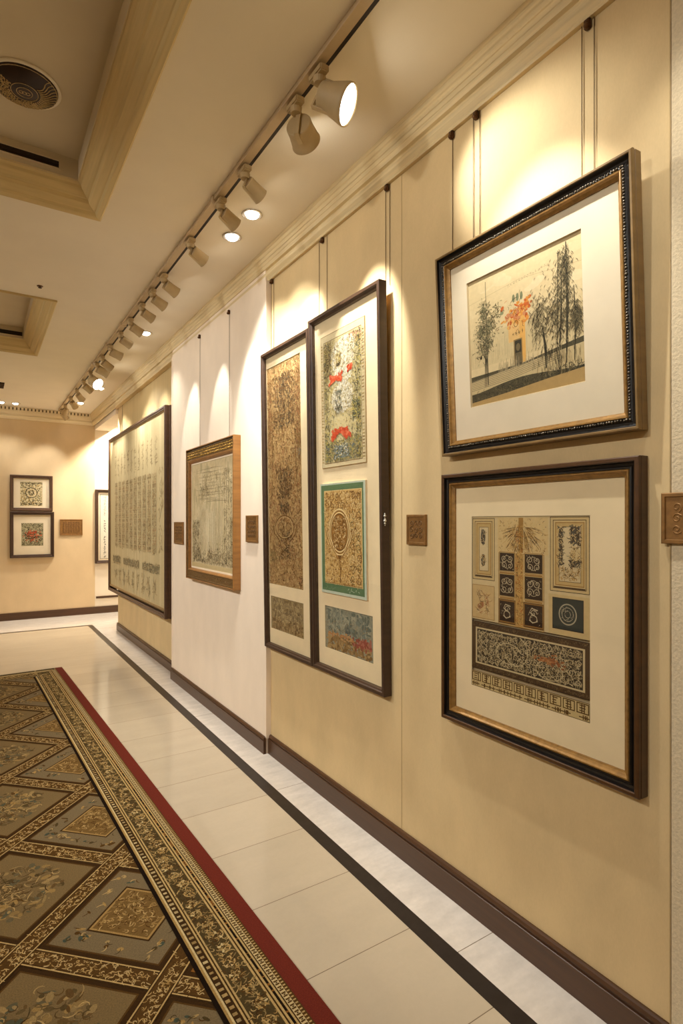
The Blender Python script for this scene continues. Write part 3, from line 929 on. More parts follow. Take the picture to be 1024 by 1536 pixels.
    I.ring(X(0.36), Y(0.765), 0.055, 0.035, 0.003, lt, 30, 0.3, 5.2); I.ring(X(0.42), Y(0.74), 0.05, 0.05, 0.0026, lt, 30, 3.6, 7.5); I.ring(X(0.70), Y(0.80), 0.05, 0.03, 0.0026, lt, 30)
    for k in range(60):
        I.ell(X(r.gauss(0.70, 0.055)), Y(r.gauss(0.745, 0.012)), 0.006, 0.003, r.choice([lin((166, 106, 60)), lin((184, 128, 78)), lin((140, 84, 48))]), 7, r.uniform(-0.3, 0.3))
    # key-pattern strip
    rc(0, 0.908, 1, 1.0, lin((204, 178, 124))); fr(0, 0.908, 1, 1.0, 0.002, sepia)
    n = 10
    for k in range(n):
        a, b = (k + 0.06) / n, (k + 0.94) / n
        fr(a, 0.914, b, 0.966, 0.0034, sepia)
        for q in range(3):
            I.stroke([(X(a + 0.02), Y(0.926 + q * 0.013)), (X(b - r.uniform(0.018, 0.04)), Y(0.926 + q * 0.013))], 0.0034, sepia)
        for q in range(2):
            xx = r.uniform(a + 0.025, b - 0.025); I.stroke([(X(xx), Y(0.92)), (X(xx), Y(0.962))], 0.0036, sepia)
        for q in range(4):
            xx = r.uniform(a, b); I.stroke([(X(xx), Y(0.972)), (X(xx), Y(0.994))], 0.0036, sepia)
            I.stroke([(X(max(0, xx - 0.03)), Y(0.983)), (X(min(1, xx + 0.02)), Y(0.983))], 0.0034, sepia)
    return I

def art_red_panel(w, h):
    I = Ink(21); r = I.r
    P = lin((206, 190, 142)); g = lin((170, 148, 92)); dk = lin((66, 56, 38)); gr = lin((96, 102, 80)); red = lin((204, 78, 44)); red2 = lin((216, 112, 76)); wh = lin((232, 224, 202)); bl = lin((104, 120, 124)); yl = lin((200, 178, 92)); gy = lin((160, 150, 126))
    I.rect(0, 0, w, h, lin((222, 204, 162))); I.frame(0, 0, w, h, 0.003, lin((150, 120, 76)))
    X = lambda t: t * w
    Y = lambda t: t * h
    I.rect(X(0.07), Y(0.03), X(0.93), Y(0.95), P); I.frame(X(0.07), Y(0.03), X(0.93), Y(0.95), 0.003, lin((120, 92, 56)))
    I.curls(X(0.08), Y(0.68), X(0.26), Y(0.94), 420, 0.018, 0.0034, [lin((118, 94, 64)), lin((96, 78, 54)), dk, g])
    I.curls(X(0.66), Y(0.86), X(0.92), Y(0.94), 220, 0.018, 0.0034, [lin((190, 132, 112)), lin((206, 160, 138)), g])
    for (cx, cy, rx, ry, n) in ((0.52, 0.80, 0.26, 0.125, 900), (0.50, 0.50, 0.24, 0.11, 560), (0.52, 0.66, 0.2, 0.06, 240), (0.62, 0.87, 0.18, 0.06, 200)):  # pale figure dabs, with the glare on the glass painted in at the top
        for _ in range(n):
            a = r.uniform(0, 2 * PI); q = math.sqrt(r.random())
            I.ell(X(cx + rx * q * math.cos(a)), Y(cy + ry * q * math.sin(a)), r.uniform(0.004, 0.011), r.uniform(0.003, 0.006), r.choice([wh, wh, cm(wh, P, 0.4), cm(wh, gy, 0.25)]), 7, r.uniform(0, PI))
    I.curls(X(0.20), Y(0.36), X(0.80), Y(0.92), 900, 0.020, 0.0018, [gy, g, cm(wh, g, 0.5), yl])
    I.curls(X(0.08), Y(0.04), X(0.92), Y(0.94), 2600, 0.016, 0.0024, [dk, g, gr, yl, lin((140, 120, 76)), P], lambda x, y: 0.10 + 0.90 * min(1, abs(x - 0.5) * 1.9 + max(0, 0.30 - y) * 2.4))
    for (x0, x1) in ((0.08, 0.20), (0.80, 0.92)):
        I.curls(X(x0), Y(0.05), X(x1), Y(0.90), 520, 0.014, 0.0028, [dk, gr, dk, yl, P])
    I.curls(X(0.37), Y(0.75), X(0.50), Y(0.83), 90, 0.014, 0.0026, [g, yl, dk, g]); I.ring(X(0.43), Y(0.79), 0.022, 0.030, 0.002, g, 20)
    I.curls(X(0.38), Y(0.735), X(0.47), Y(0.76), 30, 0.012, 0.003, [dk])
    def bow(cx, cy, wd, ht, n, tilt=0.0):
        for _ in range(n):
            t = r.uniform(-1, 1); v = r.uniform(-1, 1) * (0.25 + 0.75 * abs(t))
            I.ell(X(cx) + t * wd, Y(cy) + v * ht - abs(t) * ht * tilt, r.uniform(0.005, 0.010), r.uniform(0.004, 0.007), r.choice([red, red2, red, lin((186, 62, 36))]), 7, r.uniform(0, PI))
    bow(0.36, 0.650, 0.060, 0.026, 130); bow(0.68, 0.69, 0.020, 0.020, 26)
    bow(0.44, 0.268, 0.075, 0.032, 190, 0.9); bow(0.64, 0.215, 0.020, 0.016, 34)
    I.curls(X(0.33), Y(0.45), X(0.50), Y(0.56), 60, 0.016, 0.004, [lin((140, 134, 124)), gr, gy])
    I.curls(X(0.34), Y(0.40), X(0.52), Y(0.455), 90, 0.014, 0.004, [gr, dk, gy], lambda x, y: 1 - 1.9 * abs(x - 0.5) * y)
    I.curls(X(0.72), Y(0.33), X(0.90), Y(0.46), 260, 0.018, 0.0034, [dk, gr, gr, yl])
    I.curls(X(0.10), Y(0.04), X(0.90), Y(0.20), 800, 0.016, 0.003, [dk, gr, yl, bl, g, lin((150, 150, 96))])
    I.curls(X(0.30), Y(0.06), X(0.62), Y(0.16), 260, 0.014, 0.003, [bl, lin((128, 144, 146)), wh, gr])
    for k in range(40):
        I.rect(X(0.945), Y(0.04 + 0.0226 * k), X(0.985), Y(0.05 + 0.0226 * k), r.choice([g, lin((150, 124, 80)), P]))
        I.rect(X(0.015), Y(0.04 + 0.0226 * k), X(0.055), Y(0.05 + 0.0226 * k), r.choice([g, lin((188, 160, 110)), P]))
    return I

def art_green_panel(w, h):
    I = Ink(23); r = I.r
    green = lin((92, 122, 84)); edge = lin((196, 206, 184)); tan = lin((212, 172, 104)); br = lin((120, 80, 34)); br2 = lin((158, 112, 52)); lt = lin((232, 204, 146))
    X = lambda t: t * w
    Y = lambda t: t * h
    I.rect(0, 0, w, h, edge)
    I.rect(X(0.02), Y(0.025), X(0.96), Y(0.985), green)
    I.rect(X(0.09), Y(0.09), X(0.93), Y(0.935), tan)
    I.frame(X(0.09), Y(0.09), X(0.93), Y(0.935), 0.003, lt)
    I.curls(X(0.10), Y(0.10), X(0.92), Y(0.925), 1900, 0.020, 0.0030, [br, br2, lt, br2, lt])
    I.arabesque(X(0.66), Y(0.11), X(0.92), Y(0.75), 0.05, 0.0034, [br, lt, lin((126, 112, 66))])
    I.arabesque(X(0.10), Y(0.75), X(0.92), Y(0.92), 0.045, 0.0034, [br, lt, br2])
    cx, cy = X(0.44), Y(0.56)
    for q, c in ((1.0, lt), (0.93, br2), (0.86, lt), (0.80, br), (0.74, br2)):
        I.ell(cx, cy, X(0.24) * q, Y(0.21) * q, c, 36)
    I.curls(cx - X(0.15), cy - Y(0.14), cx + X(0.15), cy + Y(0.14), 520, 0.018, 0.0028, [br, lt, lin((104, 68, 30)), br2])
    I.poly([(cx - 0.02, cy - Y(0.205)), (cx + 0.02, cy - Y(0.205)), (cx, cy - Y(0.25))], br)
    for s in (-1, 1):
        for q in range(4):
            I.stroke([(cx + s * X(0.02), cy - Y(0.24)), (cx + s * X(0.12 + 0.04 * q), cy - Y(0.16 - 0.02 * q)), (cx + s * X(0.26 + 0.03 * q), cy + Y(0.02 * q))], 0.004, br2 if q % 2 else lt)
    I.stroke([(cx, cy - Y(0.24)), (cx + 0.006, cy - Y(0.34)), (cx + 0.002, cy - Y(0.45))], 0.005, br)
    for k in range(34):
        I.rect(X(0.095 + 0.0245 * k), Y(0.092), X(0.105 + 0.0245 * k), Y(0.104), br)
    for x0 in (0.13, 0.62):      # signatures on the green margin
        for k in range(7):
            I.curl(X(x0 + 0.035 * k), Y(0.052), 0.018, 0.0028, lin((190, 204, 176)) if x0 > 0.5 else lin((122, 148, 112)))
    return I

def art_landscape_small(w, h, seed, base, hues, reds=False):
    I = Ink(seed); r = I.r
    I.rect(0, 0, w, h, base); I.frame(0, 0, w, h, 0.003, lin((70, 52, 32)))
    for _ in range(420):
        y = r.random(); x = r.random()
        c = r.choice(hues[0] if y > 0.36 else hues[1])
        I.ell(w * min(max(x, 0.09), 0.91), h * min(max(y, 0.07), 0.93), r.uniform(0.008, 0.032), r.uniform(0.004, 0.012), c, 8, r.choice((0, PI / 2)) + r.uniform(-0.4, 0.4))
    I.curls(0.004, 0.004, w - 0.004, h - 0.26 * h, 260, 0.016, 0.0020, hues[1] + [lin((96, 84, 62))])
    I.curls(0.004, h * 0.4, w - 0.004, h - 0.004, 300, 0.018, 0.0020, hues[0] + [lin((96, 92, 78))])
    if reds:
        for q in (0.022, 0.015, 0.008):
            I.ring(w * 0.49, h * 0.55, q, q * 1.2, 0.003, lin((70, 74, 72)), 22)
        for _ in range(90):
            I.ell(w * min(0.95, max(0.55, r.gauss(0.8, 0.12))), h * r.gauss(0.33, 0.06), r.uniform(0.005, 0.012), r.uniform(0.004, 0.008), r.choice([lin((150, 78, 62)), lin((168, 104, 84)), lin((136, 72, 56))]), 7, r.uniform(0, PI))
        for _ in range(50):
            I.ell(w * r.uniform(0.08, 0.6), h * r.gauss(0.36, 0.03), r.uniform(0.006, 0.014), r.uniform(0.003, 0.006), r.choice([lin((178, 124, 78)), lin((186, 144, 94))]), 7)
    else:
        for k in range(7):
            I.curls(w * (0.12 + 0.11 * k), h * 0.25, w * (0.2 + 0.11 * k), h * 0.7, 18, 0.03, 0.003, [lin((90, 72, 46)), lin((204, 178, 128))])
    return I

def art_embroidery(w, h):
    I = Ink(31); r = I.r
    tan = lin((194, 158, 104)); lt = lin((214, 182, 126)); br = lin((116, 82, 44)); dk = lin((66, 52, 36)); br2 = lin((150, 112, 64)); rose = lin((158, 96, 64))
    X = lambda t: t * w
    Y = lambda t: t * h
    I.rect(0, 0, w, h, tan); I.frame(0, 0, w, h, 0.0025, br)
    for _ in range(500):
        I.ell(X(r.uniform(0.05, 0.95)), Y(r.uniform(0.02, 0.98)), r.uniform(0.006, 0.02), r.uniform(0.008, 0.04), cm(tan, r.choice([lt, br2, rose, br2]), r.uniform(0.1, 0.4)), 8, r.uniform(-0.3, 0.3))
    I.curls(0.003, 0.003, w - 0.003, h - 0.003, 6200, 0.022, 0.0030, [br, lt, br2, lt, br2, br2, rose, tan])
    I.curls(0.003, 0.003, w - 0.003, h - 0.003, 900, 0.022, 0.0026, [dk, br])
    for (x0, x1, y0, y1, n) in ((0.18, 0.84, 0.71, 0.95, 1150), (0.26, 0.74, 0.39, 0.53, 520), (0.36, 0.66, 0.325, 0.375, 210), (0.3, 0.75, 0.12, 0.25, 260)):
        I.curls(X(x0), Y(y0), X(x1), Y(y1), n, 0.022, 0.0036, [dk, dk, br, lin((90, 84, 66)), br], lambda x, y: 1 - 1.2 * abs(x - 0.5))
    for s in (0, 1):
        I.curls(X(0.02 if s == 0 else 0.86), Y(0.62), X(0.14 if s == 0 else 0.98), Y(0.95), 240, 0.016, 0.003, [rose, br, br2])
    # figure outlines below
    I.ring(X(0.5), Y(0.265), X(0.27), Y(0.052), 0.0040, br, 30); I.ring(X(0.5), Y(0.265), X(0.24), Y(0.046), 0.0030, lt, 30)
    I.stroke([(X(0.5), Y(0.32)), (X(0.48), Y(0.27)), (X(0.52), Y(0.22))], 0.004, br)
    for s in (-1, 1):
        I.ring(X(0.5 + s * 0.11), Y(0.268), X(0.07), Y(0.018), 0.003, br, 18)
        I.stroke([(X(0.5 + s * 0.38), Y(0.29)), (X(0.5 + s * 0.30), Y(0.235)), (X(0.5 + s * 0.14), Y(0.20)), (X(0.5 + s * 0.05), Y(0.13))], 0.006, br, True)
        I.stroke([(X(0.5 + s * 0.42), Y(0.12)), (X(0.5 + s * 0.34), Y(0.17)), (X(0.5 + s * 0.25), Y(0.10)), (X(0.5 + s * 0.3), Y(0.05))], 0.006, br2, True)
        I.stroke([(X(0.5 + s * 0.36), Y(0.95)), (X(0.5 + s * 0.33), Y(0.6)), (X(0.5 + s * 0.40), Y(0.35))], 0.004, br, True)
    I.curls(X(0.05), Y(0.10), X(0.24), Y(0.16), 90, 0.02, 0.0036, [lin((140, 122, 76)), br2])
    I.curls(X(0.88), Y(0.56), X(0.98), Y(0.64), 50, 0.02, 0.0036, [lin((146, 138, 116)), br2])
    return I

def art_pencil(w, h):
    I = Ink(41); r = I.r
    P = lin((218, 200, 158)); g1 = lin((178, 160, 120)); g2 = lin((132, 114, 80)); g3 = lin((82, 70, 48)); grn = lin((150, 142, 104)); lt = lin((226, 212, 176))
    X = lambda t: t * w
    Y = lambda t: t * h
    I.rect(0, 0, w, h, P)
    for k in range(260):      # broad pale washes
        I.ell(X(r.uniform(0.05, 0.95)), Y(r.uniform(0.06, 0.94)), r.uniform(0.01, 0.03), r.uniform(0.03, 0.09), cm(P, r.choice([lt, g1, grn]), r.uniform(0.1, 0.5)), 10, r.uniform(-0.1, 0.1))
    for k in range(1500):
        x, y = r.random(), r.random()
        L = r.uniform(0.02, 0.10)
        I.stroke([(X(x), Y(min(0.99, y + L * 0.5))), (X(x) + r.uniform(-0.006, 0.006), Y(max(0.01, y - L * 0.5)))], 0.0030, cm(P, r.choice([g1, g2, grn]), r.uniform(0.25, 0.8)), True)
    for t in (0.63, 0.645, 0.66, 0.69, 0.71, 0.74, 0.77, 0.80, 0.83, 0.86, 0.90, 0.93):
        for q in range(3):
            x0 = r.uniform(0.05, 0.4); x1 = r.uniform(0.55, 0.9)
            I.stroke([(X(x0), Y(t + r.uniform(-0.01, 0.01))), (X((x0 + x1) / 2), Y(t + r.uniform(-0.006, 0.006))), (X(x1), Y(t + r.uniform(-0.01, 0.01)))], 0.0030, cm(P, g3, r.uniform(0.25, 0.7)), True)
    I.curls(X(0.20), Y(0.62), X(0.50), Y(0.86), 330, 0.045, 0.0034, [g3, g2, g2, g1], lambda x, y: max(0, 1 - 2.0 * math.hypot(x - 0.42, y - 0.5)))
    I.curls(X(0.30), Y(0.66), X(0.80), Y(0.90), 260, 0.045, 0.0026, [g2, g1, g1])
    for k in range(150):      # pale hanging cloth between the columns
        x = r.gauss(0.45, 0.12)
        I.stroke([(X(x), Y(r.uniform(0.45, 0.62))), (X(x + r.uniform(-0.02, 0.02)), Y(r.uniform(0.3, 0.45))), (X(x + r.uniform(-0.05, 0.05)), Y(r.uniform(0.12, 0.3)))], r.uniform(0.003, 0.009), cm(P, lt, r.uniform(0.3, 0.9)), True)
    for k in range(160):
        x = r.uniform(0.20, 0.74); I.stroke([(X(x), Y(r.uniform(0.40, 0.62))), (X(x + r.uniform(-0.02, 0.02)), Y(r.uniform(0.10, 0.35)))], 0.0030, cm(P, r.choice([g2, g1, g3]), r.uniform(0.3, 0.75)), True)
    for x in (0.79, 0.83, 0.87, 0.92):
        I.stroke([(X(x), Y(0.90)), (X(x), Y(0.08))], 0.004, cm(P, g2, 0.8))
        I.curls(X(x - 0.018), Y(0.1), X(x + 0.018), Y(0.90), 110, 0.03, 0.0028, [g2, g3, g1])
    I.curls(X(0.04), Y(0.05), X(0.96), Y(0.18), 800, 0.032, 0.0034, [g3, g2, g3, g1], lambda x, y: 1 - 0.8 * y)
    for cx in (0.22, 0.46, 0.62):
        I.curls(X(cx - 0.08), Y(0.10), X(cx + 0.08), Y(0.26), 130, 0.032, 0.0036, [g3, g2], lambda x, y: max(0, 1 - abs(x - 0.5) * 2 - y * 0.6))
    I.curls(X(0.60), Y(0.10), X(0.97), Y(0.50), 1200, 0.028, 0.0032, [g3, g2, g1, lin((196, 178, 136))], lambda x, y: max(0, 0.15 + 0.85 * x - 0.7 * y))
    I.curls(X(0.03), Y(0.10), X(0.20), Y(0.46), 360, 0.034, 0.0032, [g2, g1, g3])
    I.rect(0, 0, w, Y(0.045), lin((196, 176, 130)))
    return I

def art_scroll(w, h):
    I = Ink(51); r = I.r
    P = lin((190, 172, 130)); d1 = lin((150, 130, 90)); d2 = lin((126, 105, 70)); d3 = lin((108, 88, 58)); P2 = lin((206, 190, 148)); gn = lin((108, 100, 74))
    X = lambda t: t * w
    Y = lambda t: t * h
    I.rect(0, 0, w, h, P)
    for k in range(60):
        x = r.random(); I.rect(X(min(x, 0.97)), 0, X(min(x, 0.97)) + r.uniform(0.01, 0.06), h, cm(P, P2, r.uniform(0, 0.7)))
    for k in range(12):      # heading characters
        x = 0.12 + 0.068 * k
        for q in range(3):
            I.glyph(X(x), Y(0.865 - 0.048 * q), 0.12, 0.016, cm(P, d2, r.uniform(0.35, 0.75)), 5)
        I.stroke([(X(x), Y(0.90)), (X(x), Y(0.75))], 0.016, cm(P, d2, 0.5), True)
    xs = [0.11 + 0.0785 * k for k in range(10)]
    for k, x in enumerate(xs):      # body columns of rubbed characters
        wd = 0.064
        for q in range(30):
            y0 = 0.272 + 0.0145 * q
            c = cm(P, r.choice([d1, d2, d1, lin((160, 128, 88))]), r.uniform(0.45, 0.95) * (1.0 if q < 8 else 0.85))
            I.rect(X(x), Y(y0), X(x + wd - 0.006), Y(y0 + r.uniform(0.010, 0.0145)), c)
        for q in range(150):
            xx = X(r.uniform(x + 0.006, x + wd - 0.012)); yy = Y(r.uniform(0.275, 0.70))
            I.curl(xx, yy, r.uniform(0.03, 0.07), r.uniform(0.008, 0.016), cm(r.choice([d3, d2, P, P2, d2, d1]), d1, 0.35))
        for q in range(16):
            I.rect(X(x + 0.004), Y(0.275 + 0.0266 * q), X(x + wd - 0.012), Y(0.278 + 0.0266 * q), cm(P, d1, r.uniform(0, 0.6)))
        I.stroke([(X(x + wd - 0.003), Y(0.27)), (X(x + wd - 0.003), Y(0.71))], 0.008, P2)
    for q in range(46):
        I.curl(X(r.uniform(0.92, 0.96)), Y(r.uniform(0.28, 0.74)), 0.06, 0.012, cm(P, d1, r.uniform(0.4, 0.9)))
    for (a, b) in ((0.06, 0.24), (0.30, 0.60), (0.66, 0.92)):      # lower dark band
        I.rect(X(a), Y(0.165), X(b), Y(0.205), cm(P, gn, 0.8))
        I.curls(X(a), Y(0.160), X(b), Y(0.212), 260, 0.04, 0.008, [gn, d3, d1, P])
    for k in range(9):      # faint figures at the foot
        I.curls(X(0.10 + 0.09 * k), Y(0.03), X(0.16 + 0.09 * k), Y(0.14), 22, 0.09, 0.008, [cm(P, d2, 0.6), cm(P, d1, 0.7), cm(P, d3, 0.5)])
    return I

def art_square(w, h, seed, red):
    I = Ink(seed); r = I.r
    P = lin((206, 194, 156)) if red else lin((228, 212, 170)); dk = lin((76, 66, 46)); gr = lin((128, 124, 92)); o = lin((178, 76, 44)); y = lin((196, 158, 84))
    I.rect(0, 0, w, h, cm(P, gr, 0.55) if red else P)
    I.curls(0.004, 0.004, w - 0.004, h - 0.004, 750, 0.032, 0.0062, [dk, gr, P, dk] if red else [dk, P, y, lin((120, 104, 68)), dk])
    if red:
        for _ in range(120):
            I.ell(w * min(.9, max(.1, r.gauss(0.5, 0.18))), h * min(.85, max(.2, r.gauss(0.45, 0.13))), r.uniform(0.006, 0.016), r.uniform(0.005, 0.014), r.choice([o, lin((196, 110, 76)), dk]), 7, r.uniform(0, PI))
    else:
        for q in (0.075, 0.055, 0.03):
            I.ring(w * 0.5, h * 0.54, q, q, 0.010, dk if q != 0.055 else P, 24)
        I.rect(0, h * 0.93, w, h * 0.955, dk)
        for k in range(9):
            I.glyph(w * (0.06 + 0.11 * k), h * 0.08, 0.04, 0.007, dk, 5)
    return I

def art_letters(w, h):
    I = Ink(71); r = I.r
    P = lin((238, 230, 212)); dk = lin((40, 36, 32))
    I.rect(0, 0, w, h, P); I.frame(0, 0, w, h, 0.006, dk)
    for k in range(7):
        for q in range(26):
            if q in (9, 10, 16, 17):
                continue
            I.glyph(w * (0.10 + 0.135 * k), h * (0.04 + 0.036 * q), 0.045, 0.006, dk if q < 16 else cm(P, dk, 0.6), 4)
    return I

# ------------------------------------------------------------------ framed pictures
def beading(w, h, d, z, rad, step, mat, parent):
    bm = bmesh.new()
    def bead(x, y):
        k = R.uniform(0.75, 1.15)
        bmesh.ops.create_icosphere(bm, subdivisions=1, radius=rad * k, matrix=Matrix.Translation((x + R.uniform(-.001, .001), y + R.uniform(-.001, .001), z)))
    n = int((w - 2 * d) / step)
    for k in range(n + 1):
        x = -w / 2 + d + (w - 2 * d) * k / n
        bead(x, d); bead(x, h - d)
    n = int((h - 2 * d) / step)
    for k in range(1, n):
        y = d + (h - 2 * d) * k / n
        bead(-w / 2 + d, y); bead(w / 2 - d, y)
    return from_bm('beading', bm, mat, parent, True)

def rear(w, h, parent, z=0.004):
    return box_obj('backing_board', -w / 2 + 0.012, w / 2 - 0.012, 0.012, h - 0.012, 0.0, z, M['bevel'], parent)

# lower of the two near pictures
w, h = 0.773, 0.932
o = empty('framed_manuscript_page', on_right(XW - 0.001, 1.2265, 0.697), 'dark walnut and gilt frame of manuscript panels, hung below the tree drawing', 'framed picture', 'framed pictures')
rear(w, h, o)
sweep_obj('frame', w, h, [(0, 0), (0, 0.030), (0.0015, 0.031), (0.0015, 0.034), (0, 0.035), (0.001, 0.042), (0.004, 0.044), (0.012, 0.044), (0.015, 0.041)], M['frame_brown'], o)
sweep_obj('groove', w, h, [(0.015, 0.041), (0.018, 0.030), (0.025, 0.028), (0.028, 0.031), (0.033, 0.032), (0.034, 0.030)], M['frame_black'], o)['label'] = 'black lacquered groove'
sweep_obj('gilt_moulding', w, h, [(0.034, 0.030), (0.036, 0.034), (0.040, 0.034), (0.044, 0.027), (0.050, 0.022), (0.053, 0.021), (0.053, 0.012)], M['gilt'], o)['label'] = 'gold inner moulding'
ax0, ay0, aw, ah = -0.2535, 0.153, 0.476, 0.618
sheet('mount', -w / 2 + 0.05, w / 2 - 0.05, 0.05, h - 0.05, 0.014, [(ax0, ax0 + aw, ay0, ay0 + ah)], 0.002, [M['paper'], M['bevel']], o)
art_manuscript(aw, ah).build('print', M['ink'], o, (ax0, ay0, 0.0118))
glass(-w / 2 + 0.052, w / 2 - 0.052, 0.052, h - 0.052, 0.018, o)

# upper near picture, leaning forward at the top
w, h = 0.768, 0.748
o = empty('framed_landscape_drawing', on_right(XW - 0.004, 1.2215, 1.700, math.radians(2.8)), 'black and gilt beaded frame leaning forward, holding a drawing of trees and an orange gate', 'framed picture', 'framed pictures')
rear(w, h, o)
sweep_obj('frame', w, h, [(0, 0), (0, 0.026), (0.0015, 0.027), (0.0015, 0.030), (0, 0.031), (0, 0.040), (0.003, 0.044), (0.008, 0.044), (0.010, 0.042)], M['frame_tan'], o)
sweep_obj('scoop', w, h, [(0.010, 0.042), (0.013, 0.034), (0.018, 0.030), (0.024, 0.029), (0.034, 0.033), (0.036, 0.032)], M['frame_black'], o)['label'] = 'black lacquered scoop'
beading(w, h, 0.031, 0.0335, 0.0040, 0.0085, M['bead'], o)['label'] = 'silver flecked beading'
sweep_obj('gilt_moulding', w, h, [(0.036, 0.032), (0.038, 0.035), (0.042, 0.034), (0.046, 0.026), (0.052, 0.021), (0.054, 0.020), (0.054, 0.010)], M['gilt'], o)['label'] = 'gold inner moulding'
ax0, ay0, aw, ah = -0.2525, 0.166, 0.462, 0.450
sheet('mount', -w / 2 + 0.05, w / 2 - 0.05, 0.05, h - 0.05, 0.014, [(ax0, ax0 + aw, ay0, ay0 + ah)], 0.006, [M['paper_white'], M['bevel']], o)
art_landscape(aw, ah).build('drawing', M['ink'], o, (ax0, ay0, 0.0078))
glass(-w / 2 + 0.052, w / 2 - 0.052, 0.052, h - 0.052, 0.0175, o)

# tall pair
def tall_frame(name, yc, w, h, z, tilt, label):
    o = empty(name, on_right(XW - 0.002, yc, z, tilt), label, 'framed picture', 'framed pictures')
    rear(w, h, o)
    sweep_obj('frame', w, h, [(0, 0), (0, 0.040), (0.002, 0.042), (0.016, 0.042), (0.018, 0.040), (0.020, 0.036), (0.026, 0.034), (0.028, 0.032), (0.030, 0.012)], M['frame_dark'], o)
    return o
w, h = 0.628, 1.832
o = tall_frame('framed_figure_panels', 2.2875, w, h, 0.677, math.radians(0.95), 'tall dark frame of three panels, the middle one green edged')
hx = -(2.504 - 2.2875)
p1 = (hx, hx + 0.392, 1.045, 1.718); p2 = (hx - 0.015, hx + 0.388, 0.408, 0.965); p3 = (hx - 0.004, hx + 0.418, 0.120, 0.338)
sheet('mount', -w / 2 + 0.028, w / 2 - 0.028, 0.028, h - 0.028, 0.016, [p3], 0.002, [M['paper'], M['bevel']], o)
b = box_obj('upper_panel', p1[0], p1[1], p1[2], p1[3], 0.016, 0.021, M['bevel'], o)
art_red_panel(p1[1] - p1[0], p1[3] - p1[2]).build('print', M['ink_gloss'], b, (p1[0], p1[2], 0.0213))
b['label'] = 'mounted print with red sashes'
b = box_obj('middle_panel', p2[0], p2[1], p2[2], p2[3], 0.016, 0.026, M['paper_white'], o)
art_green_panel(p2[1] - p2[0], p2[3] - p2[2]).build('print', M['ink_gloss'], b, (p2[0], p2[2], 0.0263))
b['label'] = 'raised gold panel with a green margin'
art_landscape_small(p3[1] - p3[0], p3[3] - p3[2], 33, lin((150, 146, 122)), [[lin((140, 140, 120)), lin((120, 126, 112)), lin((162, 158, 134)), lin((104, 108, 94))], [lin((150, 118, 74)), lin((128, 98, 58)), lin((174, 142, 92))]], True).build('lower_print', M['ink'], o, (p3[0], p3[2], 0.0138), 'small blue grey landscape with red ground')
glass(-w / 2 + 0.029, w / 2 - 0.029, 0.029, h - 0.029, 0.030, o)
bm = bmesh.new()      # small charm on the frame's near side
for (yy, rad) in ((0.806, 0.004), (0.797, 0.006), (0.785, 0.0045), (0.776, 0.0075), (0.764, 0.005), (0.756, 0.003)):
    bmesh.ops.create_icosphere(bm, subdivisions=2, radius=rad, matrix=Matrix.Translation((w / 2 + 0.002, yy, 0.026)))
from_bm('hanging_charm', bm, M['pearl'], o, True)['label'] = 'small silver beaded charm'

w, h = 0.590, 1.800
o = tall_frame('framed_embroidery', 2.902, w, h, 0.676, math.radians(0.95), 'tall dark frame holding a long tan embroidery above a small brown landscape')
p1 = (-(3.166 - 2.902), -(2.737 - 2.902), 0.391, 1.708); p2 = (-(3.150 - 2.902), -(2.738 - 2.902), 0.118, 0.318)
sheet('mount', -w / 2 + 0.028, w / 2 - 0.028, 0.028, h - 0.028, 0.016, [p1, p2], 0.003, [M['paper'], M['bevel']], o)
art_embroidery(p1[1] - p1[0], p1[3] - p1[2]).build('embroidery', M['ink'], o, (p1[0], p1[2], 0.0128))
art_landscape_small(p2[1] - p2[0], p2[3] - p2[2], 35, lin((158, 136, 92)), [[lin((150, 128, 88)), lin((172, 150, 106)), lin((128, 104, 68))], [lin((140, 112, 70)), lin((116, 90, 54)), lin((168, 140, 94))]]).build('lower_print', M['ink'], o, (p2[0], p2[2], 0.0128), 'small brown landscape')
glass(-w / 2 + 0.029, w / 2 - 0.029, 0.029, h - 0.029, 0.030, o)

# gold frame on the pale panel
w, h = 1.035, 1.060
o = empty('gilt_framed_drawing', on_right(XP - 0.001, 4.122, 0.980), 'carved golden frame on the pale wall panel, holding a faint pencil drawing of columns', 'framed picture', 'framed pictures')
rear(w, h, o)
sd = (1.15, 0.70, 2.1, 1.7)
sweep_obj('frame', w, h, [(0, 0), (0, 0.050), (0.002, 0.053), (0.008, 0.054), (0.010, 0.050)], M['gold_wood'], o, (1, 1, 1, 1))
sweep_obj('inner_moulding', w, h, [(0.044, 0.047), (0.047, 0.048), (0.052, 0.040), (0.054, 0.034), (0.056, 0.024)], M['gold_wood'], o, (1.0, 0.60, 2.13, 1.62))
bm = bmesh.new()
x = -w / 2 + 0.03
while x < w / 2 - 0.03:      # pierced gilding along the top rail
    for q in range(3):
        yy = h - 0.034 - 0.020 * q + R.uniform(-0.003, 0.003)
        s = R.uniform(0.006, 0.011)
        bmesh.ops.create_icosphere(bm, subdivisions=1, radius=1, matrix=Matrix.Translation((x + R.uniform(-0.004, 0.004), yy, 0.0445)) @ Matrix.Rotation(R.uniform(0, 3), 4, 'Z') @ Matrix.Diagonal((s, s * 0.45, 0.005, 1)))
    x += 0.016
from_bm('carved_pattern', bm, M['gilt_bright'], o, True)['label'] = 'bright gilded carving on the top rail'
bm = bmesh.new(); sweep_rect(bm, w, h, [(0.0095, 0.050), (0.012, 0.046), (0.042, 0.044), (0.044, 0.047)], (1.0, 0.55, 2.1, 1.6))
